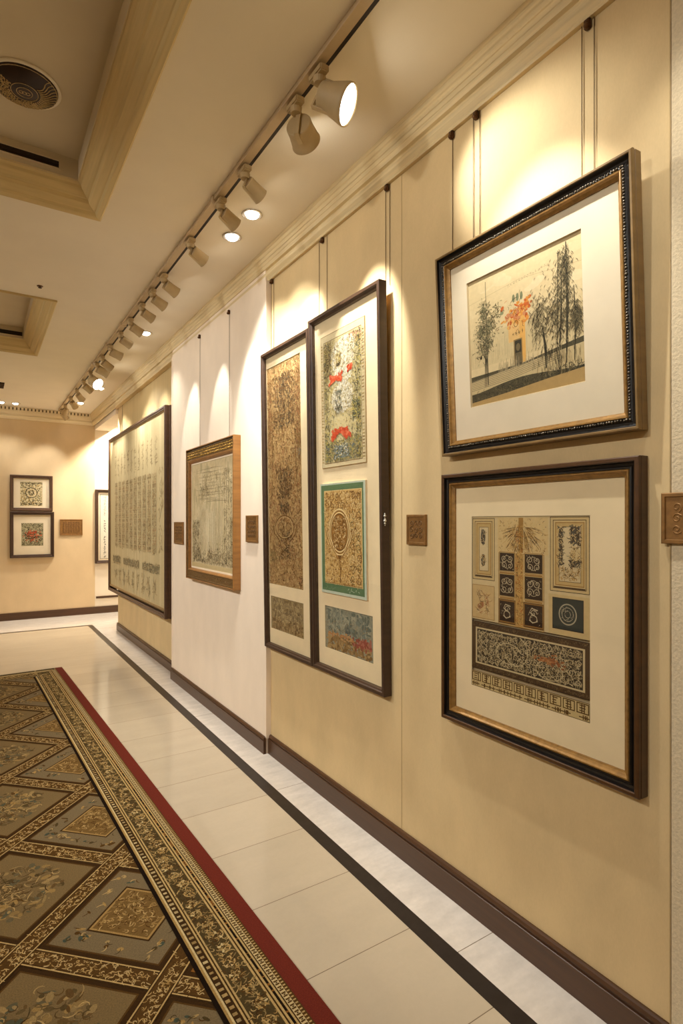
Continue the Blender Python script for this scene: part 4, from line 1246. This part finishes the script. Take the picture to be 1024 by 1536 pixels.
for k in range(34):
    xx = -w / 2 + 0.03 + (w - 0.05) * k / 33
    s = R.uniform(0.008, 0.013)
    bmesh.ops.create_icosphere(bm, subdivisions=1, radius=1, matrix=Matrix.Translation((xx, 0.042 + R.uniform(-0.012, 0.012), 0.0440)) @ Matrix.Rotation(R.uniform(0, 3), 4, 'Z') @ Matrix.Diagonal((s, s * 0.5, 0.005, 1)))
    yy = 0.08 + (h - 0.18) * k / 33
    bmesh.ops.create_icosphere(bm, subdivisions=1, radius=1, matrix=Matrix.Translation((-w / 2 + 0.027 + R.uniform(-0.004, 0.004), yy, 0.0440)) @ Matrix.Rotation(R.uniform(0, 3), 4, 'Z') @ Matrix.Diagonal((s * 0.8, s * 0.5, 0.005, 1)))
from_bm('carved_band', bm, M['gold_dark'], o)['label'] = 'dark gold carved band'
x0, x1, y0, y1 = -w / 2 + 0.054, w / 2 - 0.034, 0.090, h - 0.118
sheet('slip', x0, x1, y0, y1, 0.024, [(x0 + 0.012, x1 - 0.012, y0 + 0.014, y1 - 0.012)], 0.003, [M['paper_white'], M['bevel']], o)
art_pencil(x1 - x0 - 0.02, y1 - y0 - 0.02).build('drawing', M['ink'], o, (x0 + 0.01, y0 + 0.01, 0.0205))

# large scroll
w, h = 2.705, 2.015
o = empty('framed_calligraphy_scroll', on_right(XR - 0.001, 6.672, 0.530), 'very large brown frame holding faded columns of rubbed calligraphy, hung beyond the pale panel', 'framed picture', 'framed pictures')
rear(w, h, o)
sweep_obj('frame', w, h, [(0, 0), (0, 0.060), (0.003, 0.062), (0.004, 0.080), (0.002, 0.084), (0.003, 0.105), (0.006, 0.110), (0.020, 0.111), (0.024, 0.106), (0.028, 0.104), (0.036, 0.104), (0.040, 0.094)], M['frame_slim'], o)
sweep_obj('inner_edge', w, h, [(0.038, 0.096), (0.046, 0.096), (0.050, 0.090), (0.052, 0.084)], M['frame_tan'], o, (1, 1, 1, 1.7))['label'] = 'tan inner edge'
sheet('silk_mount', -w / 2 + 0.045, w / 2 - 0.045, 0.06, h - 0.045, 0.086, [], 0.001, [M['khaki'], M['bevel']], o)
art_scroll(w - 0.11, h - 0.15).build('scroll', M['ink'], o, (-w / 2 + 0.055, 0.095, 0.0865))

# pictures on the end wall
def small_frame(name, mw, w, h, label, art, ax, ay, aw, ah, mat, dbl=False):
    o = empty(name, mw, label, 'framed picture', 'framed pictures')
    rear(w, h, o)
    sweep_obj('frame', w, h, [(0, 0), (0, 0.036), (0.004, 0.040), (0.018, 0.040), (0.022, 0.034), (0.040, 0.033), (0.044, 0.028), (0.046, 0.012)], mat, o)
    sheet('mount', -w / 2 + 0.044, w / 2 - 0.044, 0.044, h - 0.044, 0.014, [(ax, ax + aw, ay, ay + ah)], 0.002, [M['paper_white'], M['bevel']], o)
    art.build('print', M['ink'], o, (ax, ay, 0.0122))
    glass(-w / 2 + 0.045, w / 2 - 0.045, 0.045, h - 0.045, 0.020, o)
    return o
wb = YB - 0.006
small_frame('framed_square_print', on_back(0.6835, wb, 1.605), 0.557, 0.528, 'brown framed square print of a ring motif, upper of two on the end wall', art_square(0.292, 0.362, 61, False), -0.150, 0.073, 0.292, 0.362, M['frame_slim'])
small_frame('framed_square_print', on_back(0.6925, wb, 0.912), 0.575, 0.680, 'dark framed square print with a red centre, lower of two on the end wall', art_square(0.287, 0.340, 63, True), -0.143, 0.172, 0.287, 0.340, M['frame_dark'])
small_frame('framed_text_sheet', on_back(1.99, YB - 0.001, 0.788), 0.86, 1.165, 'dark framed white sheet of black writing in the bright alcove beside the large scroll', art_letters(0.72, 1.02), -0.36, 0.070, 0.72, 1.02, M['frame_dark'])

# ------------------------------------------------------------------ plaques
def plaque(mw, w, h, label, seed, dark=False):
    o = empty('wall_plaque', mw, label, 'plaque', 'brass plaques beside the pictures')
    r = random.Random(seed)
    bm = bmesh.new(); sweep_rect(bm, w, h, [(0, 0), (0, 0.010), (0.002, 0.012), (0.010 * min(1, w / 0.1), 0.012), (0.012 * min(1, w / 0.1), 0.008)])
    x0, x1, y0, y1 = -w / 2 + 0.011 * min(1, w / 0.1), w / 2 - 0.011 * min(1, w / 0.1), 0.011 * min(1, w / 0.1), h - 0.011 * min(1, w / 0.1)
    bm.faces.new([bm.verts.new(p) for p in ((x0, y0, 0.0082), (x1, y0, 0.0082), (x1, y1, 0.0082), (x0, y1, 0.0082))])
    from_bm('plate', bm, M['brass'], o)
    # raised scrollwork
    bm = bmesh.new()
    def tube(pts, rad):
        prev = None
        for k, (x, y) in enumerate(pts):
            a = pts[max(k - 1, 0)]; b = pts[min(k + 1, len(pts) - 1)]
            d = Vector((b[0] - a[0], b[1] - a[1], 0)); d.normalize()
            s = Vector((-d.y, d.x, 0))
            ring = [bm.verts.new(Vector((x, y, 0.008)) + s * rad * math.cos(t) + Vector((0, 0, 1)) * rad * math.sin(t)) for t in (0, PI / 3, 2 * PI / 3, PI)]
            if prev:
                for q in range(3):
                    bm.faces.new((prev[q], prev[q + 1], ring[q + 1], ring[q]))
            prev = ring
    mx, my = (x1 - x0) * 0.08, (y1 - y0) * 0.12
    nx = max(2, round((x1 - x0) / 0.03)); ny = max(2, round((y1 - y0) / 0.035))
    if nx > 7: nx = 7
    if ny > 6: ny = 6
    sx, sy = (x1 - x0 - 2 * mx) / nx, (y1 - y0 - 2 * my) / ny
    for i in range(nx):
        for j in range(ny):
            cx, cy = x0 + mx + (i + 0.5) * sx, y0 + my + (j + 0.5) * sy
            a0 = r.uniform(0, 6); sg = r.choice((-1, 1)); q = min(sx, sy) * 0.5
            tube([(cx + q * (1 - 0.75 * k / 11) * math.cos(a0 + sg * 7.5 * k / 11), cy + q * (1 - 0.75 * k / 11) * math.sin(a0 + sg * 7.5 * k / 11)) for k in range(12)], q * 0.16)
    from_bm('scroll_pattern', bm, M['brass_dark'] if dark else M['brass'], o, True)['label'] = 'raised scrollwork'
    return o
plaque(on_right(XW - 0.001, 1.800, 1.352), 0.120, 0.126, 'square brown brass plaque on the cream wall between the tall frames and the near pair', 1, True)
plaque(on_right(XW - 0.007, 0.690, 1.391), 0.212, 0.134, 'wide carved brass plaque on the rough stucco, cut by the edge of the view', 2)
plaque(on_right(XP - 0.001, 3.405, 1.313), 0.180, 0.176, 'brass plaque on the pale panel between the golden frame and the tall embroidery', 3, True)
plaque(on_right(XP - 0.001, 4.990, 1.248), 0.260, 0.196, 'brass plaque on the pale panel between the golden frame and the large scroll', 4, True)
plaque(on_back(1.220, wb, 1.235), 0.317, 0.246, 'brass plaque on the end wall beside the two stacked prints', 5, True)

# ------------------------------------------------------------------ wires and hooks
def hang_wire(xw, ys, z1, hook_y, label, z0=None):
    o = empty('picture_hanging_wire', Matrix.Translation((xw, hook_y, ZR)), label, 'hanging wire', 'picture wires hung from the cornice')
    for k, y in enumerate(ys):
        bm = bmesh.new()
        bmesh.ops.create_cone(bm, cap_ends=True, segments=6, radius1=0.0013, radius2=0.0013, depth=ZR + 0.005 - z1,
                              matrix=Matrix.Translation((-0.0035, y - hook_y, (z1 - ZR - 0.005) / 2 + 0.005)))
        from_bm('wire', bm, M['wire'], o)
    bm = bmesh.new()
    box(bm, -0.016, -0.001, -0.010, 0.010, -0.026, 0.004)
    bmesh.ops.bevel(bm, geom=list(bm.edges), offset=0.003, segments=2, affect='EDGES')
    bmesh.ops.create_uvsphere(bm, u_segments=10, v_segments=8, radius=0.008, matrix=Matrix.Translation((-0.016, 0.0, -0.020)))
    from_bm('hook', bm, M['hook'], o, True)['label'] = 'bronze hook'
    return o
hang_wire(XW, (1.039, 0.998), 2.42, 1.016, 'pair of thin wires with a hook above the tree drawing, the pair nearest the stucco')
hang_wire(XW, (1.483, 1.452), 2.42, 1.466, 'pair of thin wires from one hook above the tree drawing, next to the single wire')
hang_wire(XW, (1.592,), 2.42, 1.592, 'single thin wire and hook at the far edge of the tree drawing')
hang_wire(XW, (2.015, 1.985), 2.50, 2.000, 'pair of thin wires above the three panel frame at its near corner')
hang_wire(XW, (2.60, 2.52), 2.48, 2.56, 'pair of thin wires hanging where the two tall frames meet')
hang_wire(XW, (3.185, 3.150), 2.47, 3.170, 'pair of thin wires beside the pale panel holding the tall embroidery')
hang_wire(XP, (3.803,), 2.03, 3.803, 'single thin wire on the pale panel, at the golden frame corner nearer the embroidery')
hang_wire(XP, (4.432,), 2.03, 4.432, 'single thin wire on the pale panel, at the golden frame corner nearer the scroll')

# ------------------------------------------------------------------ lighting track and spotlights
XT = 1.045
tr = empty('lighting_track', Matrix.Translation((XT, 0, ZC)), 'long cream lighting track with a dark slot fixed along the ceiling', 'lighting track')
bm = bmesh.new()
box(bm, -0.026, 0.010, YF + 0.5, 9.36, -0.022, -0.0005)
from_bm('rail', bm, M['track'], tr)
bm = bmesh.new()
box(bm, 0.010, 0.024, YF + 0.5, 9.36, -0.0225, -0.001)
from_bm('conductor_slot', bm, M['dark_slot'], tr)['label'] = 'dark conductor slot'
for y in (2.79, 3.86, 4.98, 5.62, 6.40):
    bm = bmesh.new(); box(bm, -0.034, 0.016, y - 0.014, y + 0.014, -0.027, -0.0005)
    bmesh.ops.bevel(bm, geom=list(bm.edges), offset=0.003, segments=1, affect='EDGES')
    from_bm('ceiling_clip', bm, M['track'], tr)

def revolve(bm, prof, n=28):
    rings = []
    for rad, z in prof:
        rings.append([bm.verts.new((rad * math.cos(2 * PI * k / n), rad * math.sin(2 * PI * k / n), z)) for k in range(n)])
    for a, b in zip(rings[:-1], rings[1:]):
        for k in range(n):
            j = (k + 1) % n
            bm.faces.new((a[k], a[j], b[j], b[k]))
    return rings

def make_meshes():
    bm = bmesh.new(); box(bm, -0.018, 0.020, -0.045, 0.045, -0.026, 0.0)
    bmesh.ops.bevel(bm, geom=list(bm.edges), offset=0.005, segments=2, affect='EDGES')
    bmesh.ops.create_cone(bm, cap_ends=True, segments=16, radius1=0.020, radius2=0.024, depth=0.022, matrix=Matrix.Translation((0.004, 0, -0.035)))
    bmesh.ops.recalc_face_normals(bm, faces=bm.faces)
    a = bpy.data.meshes.new('adapter'); bm.to_mesh(a); bm.free(); a.materials.append(M['lamp_body'])
    bm = bmesh.new()
    rg = revolve(bm, [(0.001, 0.0), (0.037, 0.0), (0.039, -0.002), (0.040, -0.006), (0.0405, -0.040), (0.0455, -0.105), (0.0470, -0.107), (0.0440, -0.108), (0.0420, -0.100), (0.030, -0.085), (0.001, -0.080)])
    bmesh.ops.recalc_face_normals(bm, faces=bm.faces)
    b = bpy.data.meshes.new('lamp_head'); bm.to_mesh(b); bm.free(); b.materials.append(M['lamp_body'])
    for p in b.polygons:
        p.use_smooth = abs(p.normal.z) < 0.9
    bm = bmesh.new()
    bmesh.ops.create_circle(bm, cap_ends=True, segments=28, radius=0.0425, matrix=Matrix.Translation((0, 0, -0.101)))
    c = bpy.data.meshes.new('lens'); bm.to_mesh(c); bm.free(); c.materials.append(M['lens'])
    bm = bmesh.new()
    for s in (-1, 1):
        box(bm, -0.007, 0.007, s * 0.040 - 0.0025, s * 0.040 + 0.0025, -0.050, 0.012)
    box(bm, -0.007, 0.007, -0.042, 0.042, 0.008, 0.013)
    d = bpy.data.meshes.new('yoke'); bm.to_mesh(d); bm.free(); d.materials.append(M['lamp_body'])
    bm = bmesh.new()
    revolve(bm, [(0.001, 0.004), (0.022, 0.004), (0.034, 0.0), (0.0365, -0.004), (0.0375, -0.020), (0.0520, -0.072), (0.0540, -0.080), (0.0545, -0.088), (0.0515, -0.089), (0.050, -0.082), (0.036, -0.060), (0.001, -0.055)])
    bmesh.ops.recalc_face_normals(bm, faces=bm.faces)
    e = bpy.data.meshes.new('lamp_head_wide'); bm.to_mesh(e); bm.free(); e.materials.append(M['lamp_body'])
    for p in e.polygons:
        p.use_smooth = abs(p.normal.z) < 0.9
    bm = bmesh.new()
    bmesh.ops.create_circle(bm, cap_ends=True, segments=28, radius=0.0508, matrix=Matrix.Translation((0, 0, -0.0845)))
    g = bpy.data.meshes.new('lens_wide'); bm.to_mesh(g); bm.free(); g.materials.append(M['lens'])
    return a, b, c, d, e, g
MA, MH, ML, MY, MW, ML2 = make_meshes()

def aim(dv, roll=0.0):
    q = Vector(dv).normalized()
    return (-q).to_track_quat('Z', 'Y').to_matrix().to_4x4()

ORD = ['first', 'second', 'third', 'fourth', 'fifth', 'sixth', 'seventh', 'eighth', 'ninth', 'tenth', 'eleventh', 'twelfth', 'thirteenth', 'fourteenth', 'fifteenth', 'sixteenth', 'seventeenth', 'eighteenth', 'nineteenth', 'twentieth']
LIGHTK = 2.3
WARM = (1.0, 0.97, 0.89)
def spot(name, loc, dv, watt, deg, blend=0.5, rad=0.03, col=WARM):
    L = bpy.data.lights.new(name, 'SPOT')
    L.energy = watt * LIGHTK; L.spot_size = math.radians(deg); L.spot_blend = blend; L.shadow_soft_size = rad; L.color = col
    o = bpy.data.objects.new(name, L); C.objects.link(o)
    o.matrix_world = Matrix.Translation(loc) @ aim(dv)
    return o

def track_head(k, y, dv, beam, watt=0, deg=36, blend=0.4, sc=1.0, lit=''):
    o = empty('track_spotlight', Matrix.Translation((XT, y, ZC - 0.0275)),
              'beige spotlight%s, %s from the near end of the ceiling track' % (lit, ORD[k]), 'spotlight', 'spotlights along the ceiling track')
    def part(name, me, mat):
        c = bpy.data.objects.new(name, me); C.objects.link(c); c.parent = o; c.matrix_local = mat
        return c
    q = aim(dv)
    piv = Vector((0.014, 0, -0.058 if sc < 1.2 else -0.082))
    S = Matrix.Diagonal((sc, sc, sc if k != 1 else 0.8, 1))
    big = bool(lit)
    part('adapter', MA, Matrix.Identity(4))
    part('yoke', MY, Matrix.Translation(piv) @ q @ S)
    part('lamp_head', MW if big else MH, Matrix.Translation(piv) @ q @ S)
    part('lens', ML2 if big else ML, Matrix.Translation(piv) @ q @ S)['label'] = 'glowing white lens'
    d = Vector(dv).normalized()
    if watt:
        spot('spot_beam', Vector((XT, y, ZC - 0.0275)) + piv + d * 0.115 * sc, beam or dv, watt, deg, blend)
    return o

AW = (0.85, 0.22, -0.36)
heads = [
    (1.770, (0.62, -0.62, -0.46), None, 14, 62, 0.9, 1.28, ' facing the near pictures'),
    (1.950, (0.75, 0.60, -0.22), (0.42, 0.10, -0.88), 44, 40, 0.35, 1.30, ''),
    (2.450, AW, (0.50, 0.36, -0.74), 32, 36, 0.35, 0.84, ''),
    (2.759, AW, (0.46, 0.30, -0.84), 14, 44, 0.8, 0.84, ''),
    (3.243, AW, (0.42, 0.18, -0.84), 22, 34, 0.35, 0.84, ''),
    (3.803, AW, (0.42, 0.18, -0.84), 17, 30, 0.35, 0.84, ''),
    (4.093, AW, (0.50, 0.10, -0.60), 0, 44, 0.6, 0.84, ''),
    (4.402, AW, (0.42, 0.25, -0.84), 17, 30, 0.35, 0.80, ''),
    (4.778, AW, (0.50, 0.70, -0.90), 0, 60, 1.0, 0.84, ''),
    (5.159, AW, (0.50, 0.60, -1.10), 10, 60, 1.0, 0.84, ''),
    (5.598, (0.9, 0.1, -0.30), (0.55, 0.20, -0.90), 16, 60, 1.0, 0.9, ''),
    (6.000, (0.8, 0.3, -0.50), (0.55, 0.20, -0.90), 16, 60, 1.0, 0.9, ''),
    (6.296, (0.9, 0.1, -0.40), (0.55, 0.20, -0.90), 16, 60, 1.0, 1.0, ''),
    (6.700, (0.50, -0.66, -0.56), None, 10, 60, 0.8, 1.25, ' shining along the gallery'),
    (7.170, (0.8, 0.3, -0.50), (0.55, 0.20, -0.90), 16, 60, 1.0, 0.9, ''),
    (7.694, (0.62, 0.50, -0.60), None, 45, 50, 0.5, 0.9, ''),
    (8.229, (0.55, 0.62, -0.60), None, 30, 50, 0.5, 0.9, ''),
    (8.780, (-0.17, 0.62, -0.72), None, 13, 50, 0.8, 0.9, ''),
    (9.200, (0.60, 0.30, -0.65), None, 0, 50, 0.5, 0.9, ''),
]
for k, (y, dv, bm_, wt, dg, bl, sc, lit) in enumerate(heads):
    track_head(k, y, dv, bm_, wt, dg, bl, sc, lit)

# recessed downlights
def downlight(x, y, label, watt, z=ZC, deg=95, lean=(0, 0, -1), blend=0.8):
    o = empty('recessed_downlight', Matrix.Translation((x, y, z)), label, 'downlight', 'recessed downlights in the ceiling')
    bm = bmesh.new()
    revolve(bm, [(0.055, -0.0005), (0.056, -0.004), (0.050, -0.007), (0.042, -0.006), (0.038, -0.001), (0.036, -0.0008)], 28)
    from_bm('trim_ring', bm, M['chrome'], o, True)
    bm = bmesh.new()
    bmesh.ops.create_uvsphere(bm, u_segments=20, v_segments=10, radius=0.036, matrix=Matrix.Translation((0, 0, -0.004)) @ Matrix.Diagonal((1, 1, 0.55, 1)))
    from_bm('bulb', bm, M['down_lens'], o, True)
    if watt:
        spot('downlight_beam', (x, y, z - 0.03), lean, watt, deg, blend, 0.03)
    return o
downlight(1.255, 2.834, 'recessed ceiling downlight beside the fourth track spotlight, nearer of an adjoining pair', 40)
downlight(1.255, 3.121, 'recessed ceiling downlight beside the fifth track spotlight, farther of an adjoining pair', 40)
downlight(1.255, 5.129, 'single recessed ceiling downlight above the pale panel end', 10)
downlight(1.300, 7.560, 'recessed ceiling downlight above the far edge of the large scroll', 40)
downlight(1.225, 8.654, 'recessed ceiling downlight close to the end wall and the alcove', 40)
downlight(0.459, 9.19, 'recessed downlight over the end wall cornice, nearer the track of a pair', 8)
downlight(0.285, 9.20, 'recessed downlight over the end wall cornice, farther from the track of a pair', 8)

# ceiling fittings
def vent(x0, x1, y, z0, z1, label):
    o = empty('slot_diffuser', Matrix.Translation((x1, y, z0)), label, 'air vent', 'dark slot air vents in the ceiling coffers')
    w, h = x1 - x0, z1 - z0
    bm = bmesh.new(); box(bm, -w, 0, -0.004, -0.0005, 0, h); from_bm('slot', bm, M['dark_slot'], o)
    bm = bmesh.new()
    box(bm, -w - 0.006, 0.006, -0.009, -0.0005, h, h + 0.006); box(bm, -w - 0.006, 0.006, -0.009, -0.0005, -0.006, 0); box(bm, 0, 0.006, -0.009, -0.0005, 0, h)
    from_bm('surround', bm, M['coffer_top'], o)
    bm = bmesh.new(); box(bm, -w, 0, -0.008, -0.004, h * 0.45, h * 0.55); from_bm('blade', bm, M['dark_slot'], o)
vent(-1.0, 0.352, 3.333 - 0.125, 3.255, 3.291, 'long dark slot vent in the nearer ceiling coffer')
vent(-1.0, 0.37, 6.40 - 0.125, 3.245, 3.285, 'long dark slot vent in the farther ceiling coffer')
o = empty('ceiling_vent', Matrix.Translation((0.20, 8.06, ZC)), 'small dark square vent on the ceiling near the end wall', 'air vent')
bm = bmesh.new(); box(bm, -0.08, 0.08, -0.16, 0.16, -0.010, -0.0005); from_bm('grille', bm, M['dark_slot'], o)
bm = bmesh.new()
for k in range(6):
    box(bm, -0.075, 0.075, -0.14 + 0.05 * k, -0.125 + 0.05 * k, -0.016, -0.010)
from_bm('louvre', bm, M['hook'], o)
o = empty('sprinkler_head', Matrix.Translation((0.376, 4.518, ZC)), 'tiny dark sprinkler head on the ceiling between the two coffers', 'sprinkler')
bm = bmesh.new(); revolve(bm, [(0.020, -0.0005), (0.020, -0.003), (0.007, -0.004), (0.006, -0.010), (0.001, -0.011)], 16); from_bm('body', bm, M['hook'], o, True)
bm = bmesh.new(); revolve(bm, [(0.001, -0.012), (0.012, -0.012), (0.012, -0.014), (0.001, -0.014)], 12); box(bm, -0.002, 0.002, -0.002, 0.002, -0.012, -0.008); from_bm('deflector', bm, M['dark_slot'], o)

def dome():
    o = empty('ceiling_dome_light', Matrix.Translation((0.172, 2.775, 3.33)), 'round dark bronze ceiling dome with gold beading inside the nearer coffer', 'ceiling light')
    bm = bmesh.new(); revolve(bm, [(0.142, -0.0005), (0.143, -0.006), (0.136, -0.010), (0.128, -0.008)], 48); from_bm('rim', bm, M['ceiling'], o, True)
    bm = bmesh.new()
    prof = [(0.131 * math.cos(t), -0.006 - 0.030 * math.sin(t)) for t in [PI / 2 * k / 10 for k in range(11)]]
    prof[-1] = (0.001, prof[-1][1]); revolve(bm, prof, 48); from_bm('bowl', bm, M['bronze'], o, True)
    rr = random.Random(4)
    bm = bmesh.new()
    def P(rad, a, lift=0.001):
        t = math.acos(min(1, rad / 0.131)); return Vector((rad * math.cos(a), rad * math.sin(a), -0.006 - 0.030 * math.sin(t) - lift))
    def tube(pts, rad):
        prev = None
        for k, p in enumerate(pts):
            a = pts[max(k - 1, 0)]; b = pts[min(k + 1, len(pts) - 1)]
            d = (b - a).normalized(); s = d.cross(Vector((0, 0, 1))).normalized()
            ring = [bm.verts.new(p + s * rad * math.cos(t) - Vector((0, 0, 1)) * rad * math.sin(t)) for t in (0, PI / 3, 2 * PI / 3, PI)]
            if prev:
                for q in range(3):
                    bm.faces.new((prev[q], prev[q + 1], ring[q + 1], ring[q]))
            prev = ring
    for k in range(17):      # ribs fanning over the half nearer the picture wall
        a = -0.75 + 0.15 * k
        tube([P(0.06 + 0.068 * q / 6, a + 0.10 * math.sin(q)) for q in range(7)], 0.0022)
    for q, rad in ((0.052, 0.0016), (0.030, 0.0014), (0.126, 0.0018)):
        tube([P(q, 2 * PI * k / 30) for k in range(31)], rad)
    for s in (-0.013, 0.0, 0.013):
        tube([Vector((s + 0.008 * math.cos(t), 0.008 * math.sin(t), -0.0375)) for t in [2 * PI * k / 12 for k in range(13)]], 0.0012)
    from_bm('gold_ribs', bm, M['crystal'], o, True)['label'] = 'pale gold curved ribs'
    bm = bmesh.new()
    for _ in range(620):
        a = rr.uniform(0.9, 3.6); rad = rr.uniform(0.058, 0.128)
        s = rr.uniform(0.0016, 0.0042)
        bmesh.ops.create_icosphere(bm, subdivisions=1, radius=s, matrix=Matrix.Translation(P(rad, a, 0)))
    from_bm('beading', bm, M['crystal'], o, True)['label'] = 'gold bead crust'
dome()

# ------------------------------------------------------------------ fill spots added on the unseen side of the gallery
for (x, y) in ((-1.9, -1.6), (-2.3, 0.6), (-2.3, 3.9), (-2.3, 6.9)):
    spot('gallery_fill_down', (x, y, ZC - 0.02), (0, 0, -1), 26, 150, 0.9, 0.08, (1.0, 0.98, 0.92))  # added fill from overhead, no fixture behind it
for y in (-0.6, 1.2, 3.0, 4.8, 6.6):
    spot('gallery_fill_cross', (-1.9, y, ZC - 0.05), (3.4, 0.5, -1.75), (25, 66, 78, 75, 75)[int((y + 0.7) / 1.8)], 75, 0.9, 0.10, (1.0, 0.98, 0.92))  # added fill washing the picture wall, no fixture behind it
# near-end spotlights of the same track, above the top edge of the view
spot('near_track_beam', (XT + 0.03, 1.16, 3.02), (0.36, 0.02, -0.80), 26, 58, 0.6, 0.018)
spot('near_track_beam', (XT + 0.03, 0.55, 3.02), (0.46, 0.10, -0.86), 8, 60, 0.8)
# alcove lamp
spot('alcove_lamp', (2.0, 9.1, ZC - 0.05), (-0.15, 0.35, -1), 120, 110, 0.8, 0.05, (1.0, 0.90, 0.74))

world = bpy.data.worlds.new('world'); SC.world = world; world.use_nodes = True
world.node_tree.nodes['Background'].inputs[0].default_value = (0.9, 0.8, 0.62, 1)
world.node_tree.nodes['Background'].inputs[1].default_value = 0.05

SC.view_settings.view_transform = 'Standard'
SC.view_settings.look = 'None'
SC.view_settings.gamma = 1.0
SC.view_settings.use_curve_mapping = False
SC.view_settings.exposure = 0.2
SC.cycles.max_bounces = 10
SC.cycles.diffuse_bounces = 6
SC.cycles.glossy_bounces = 4
SC.cycles.transparent_max_bounces = 12
SC.cycles.caustics_reflective = False
SC.cycles.caustics_refractive = False
SC.cycles.use_denoising = True
SC.cycles.sample_clamp_indirect = 4.0
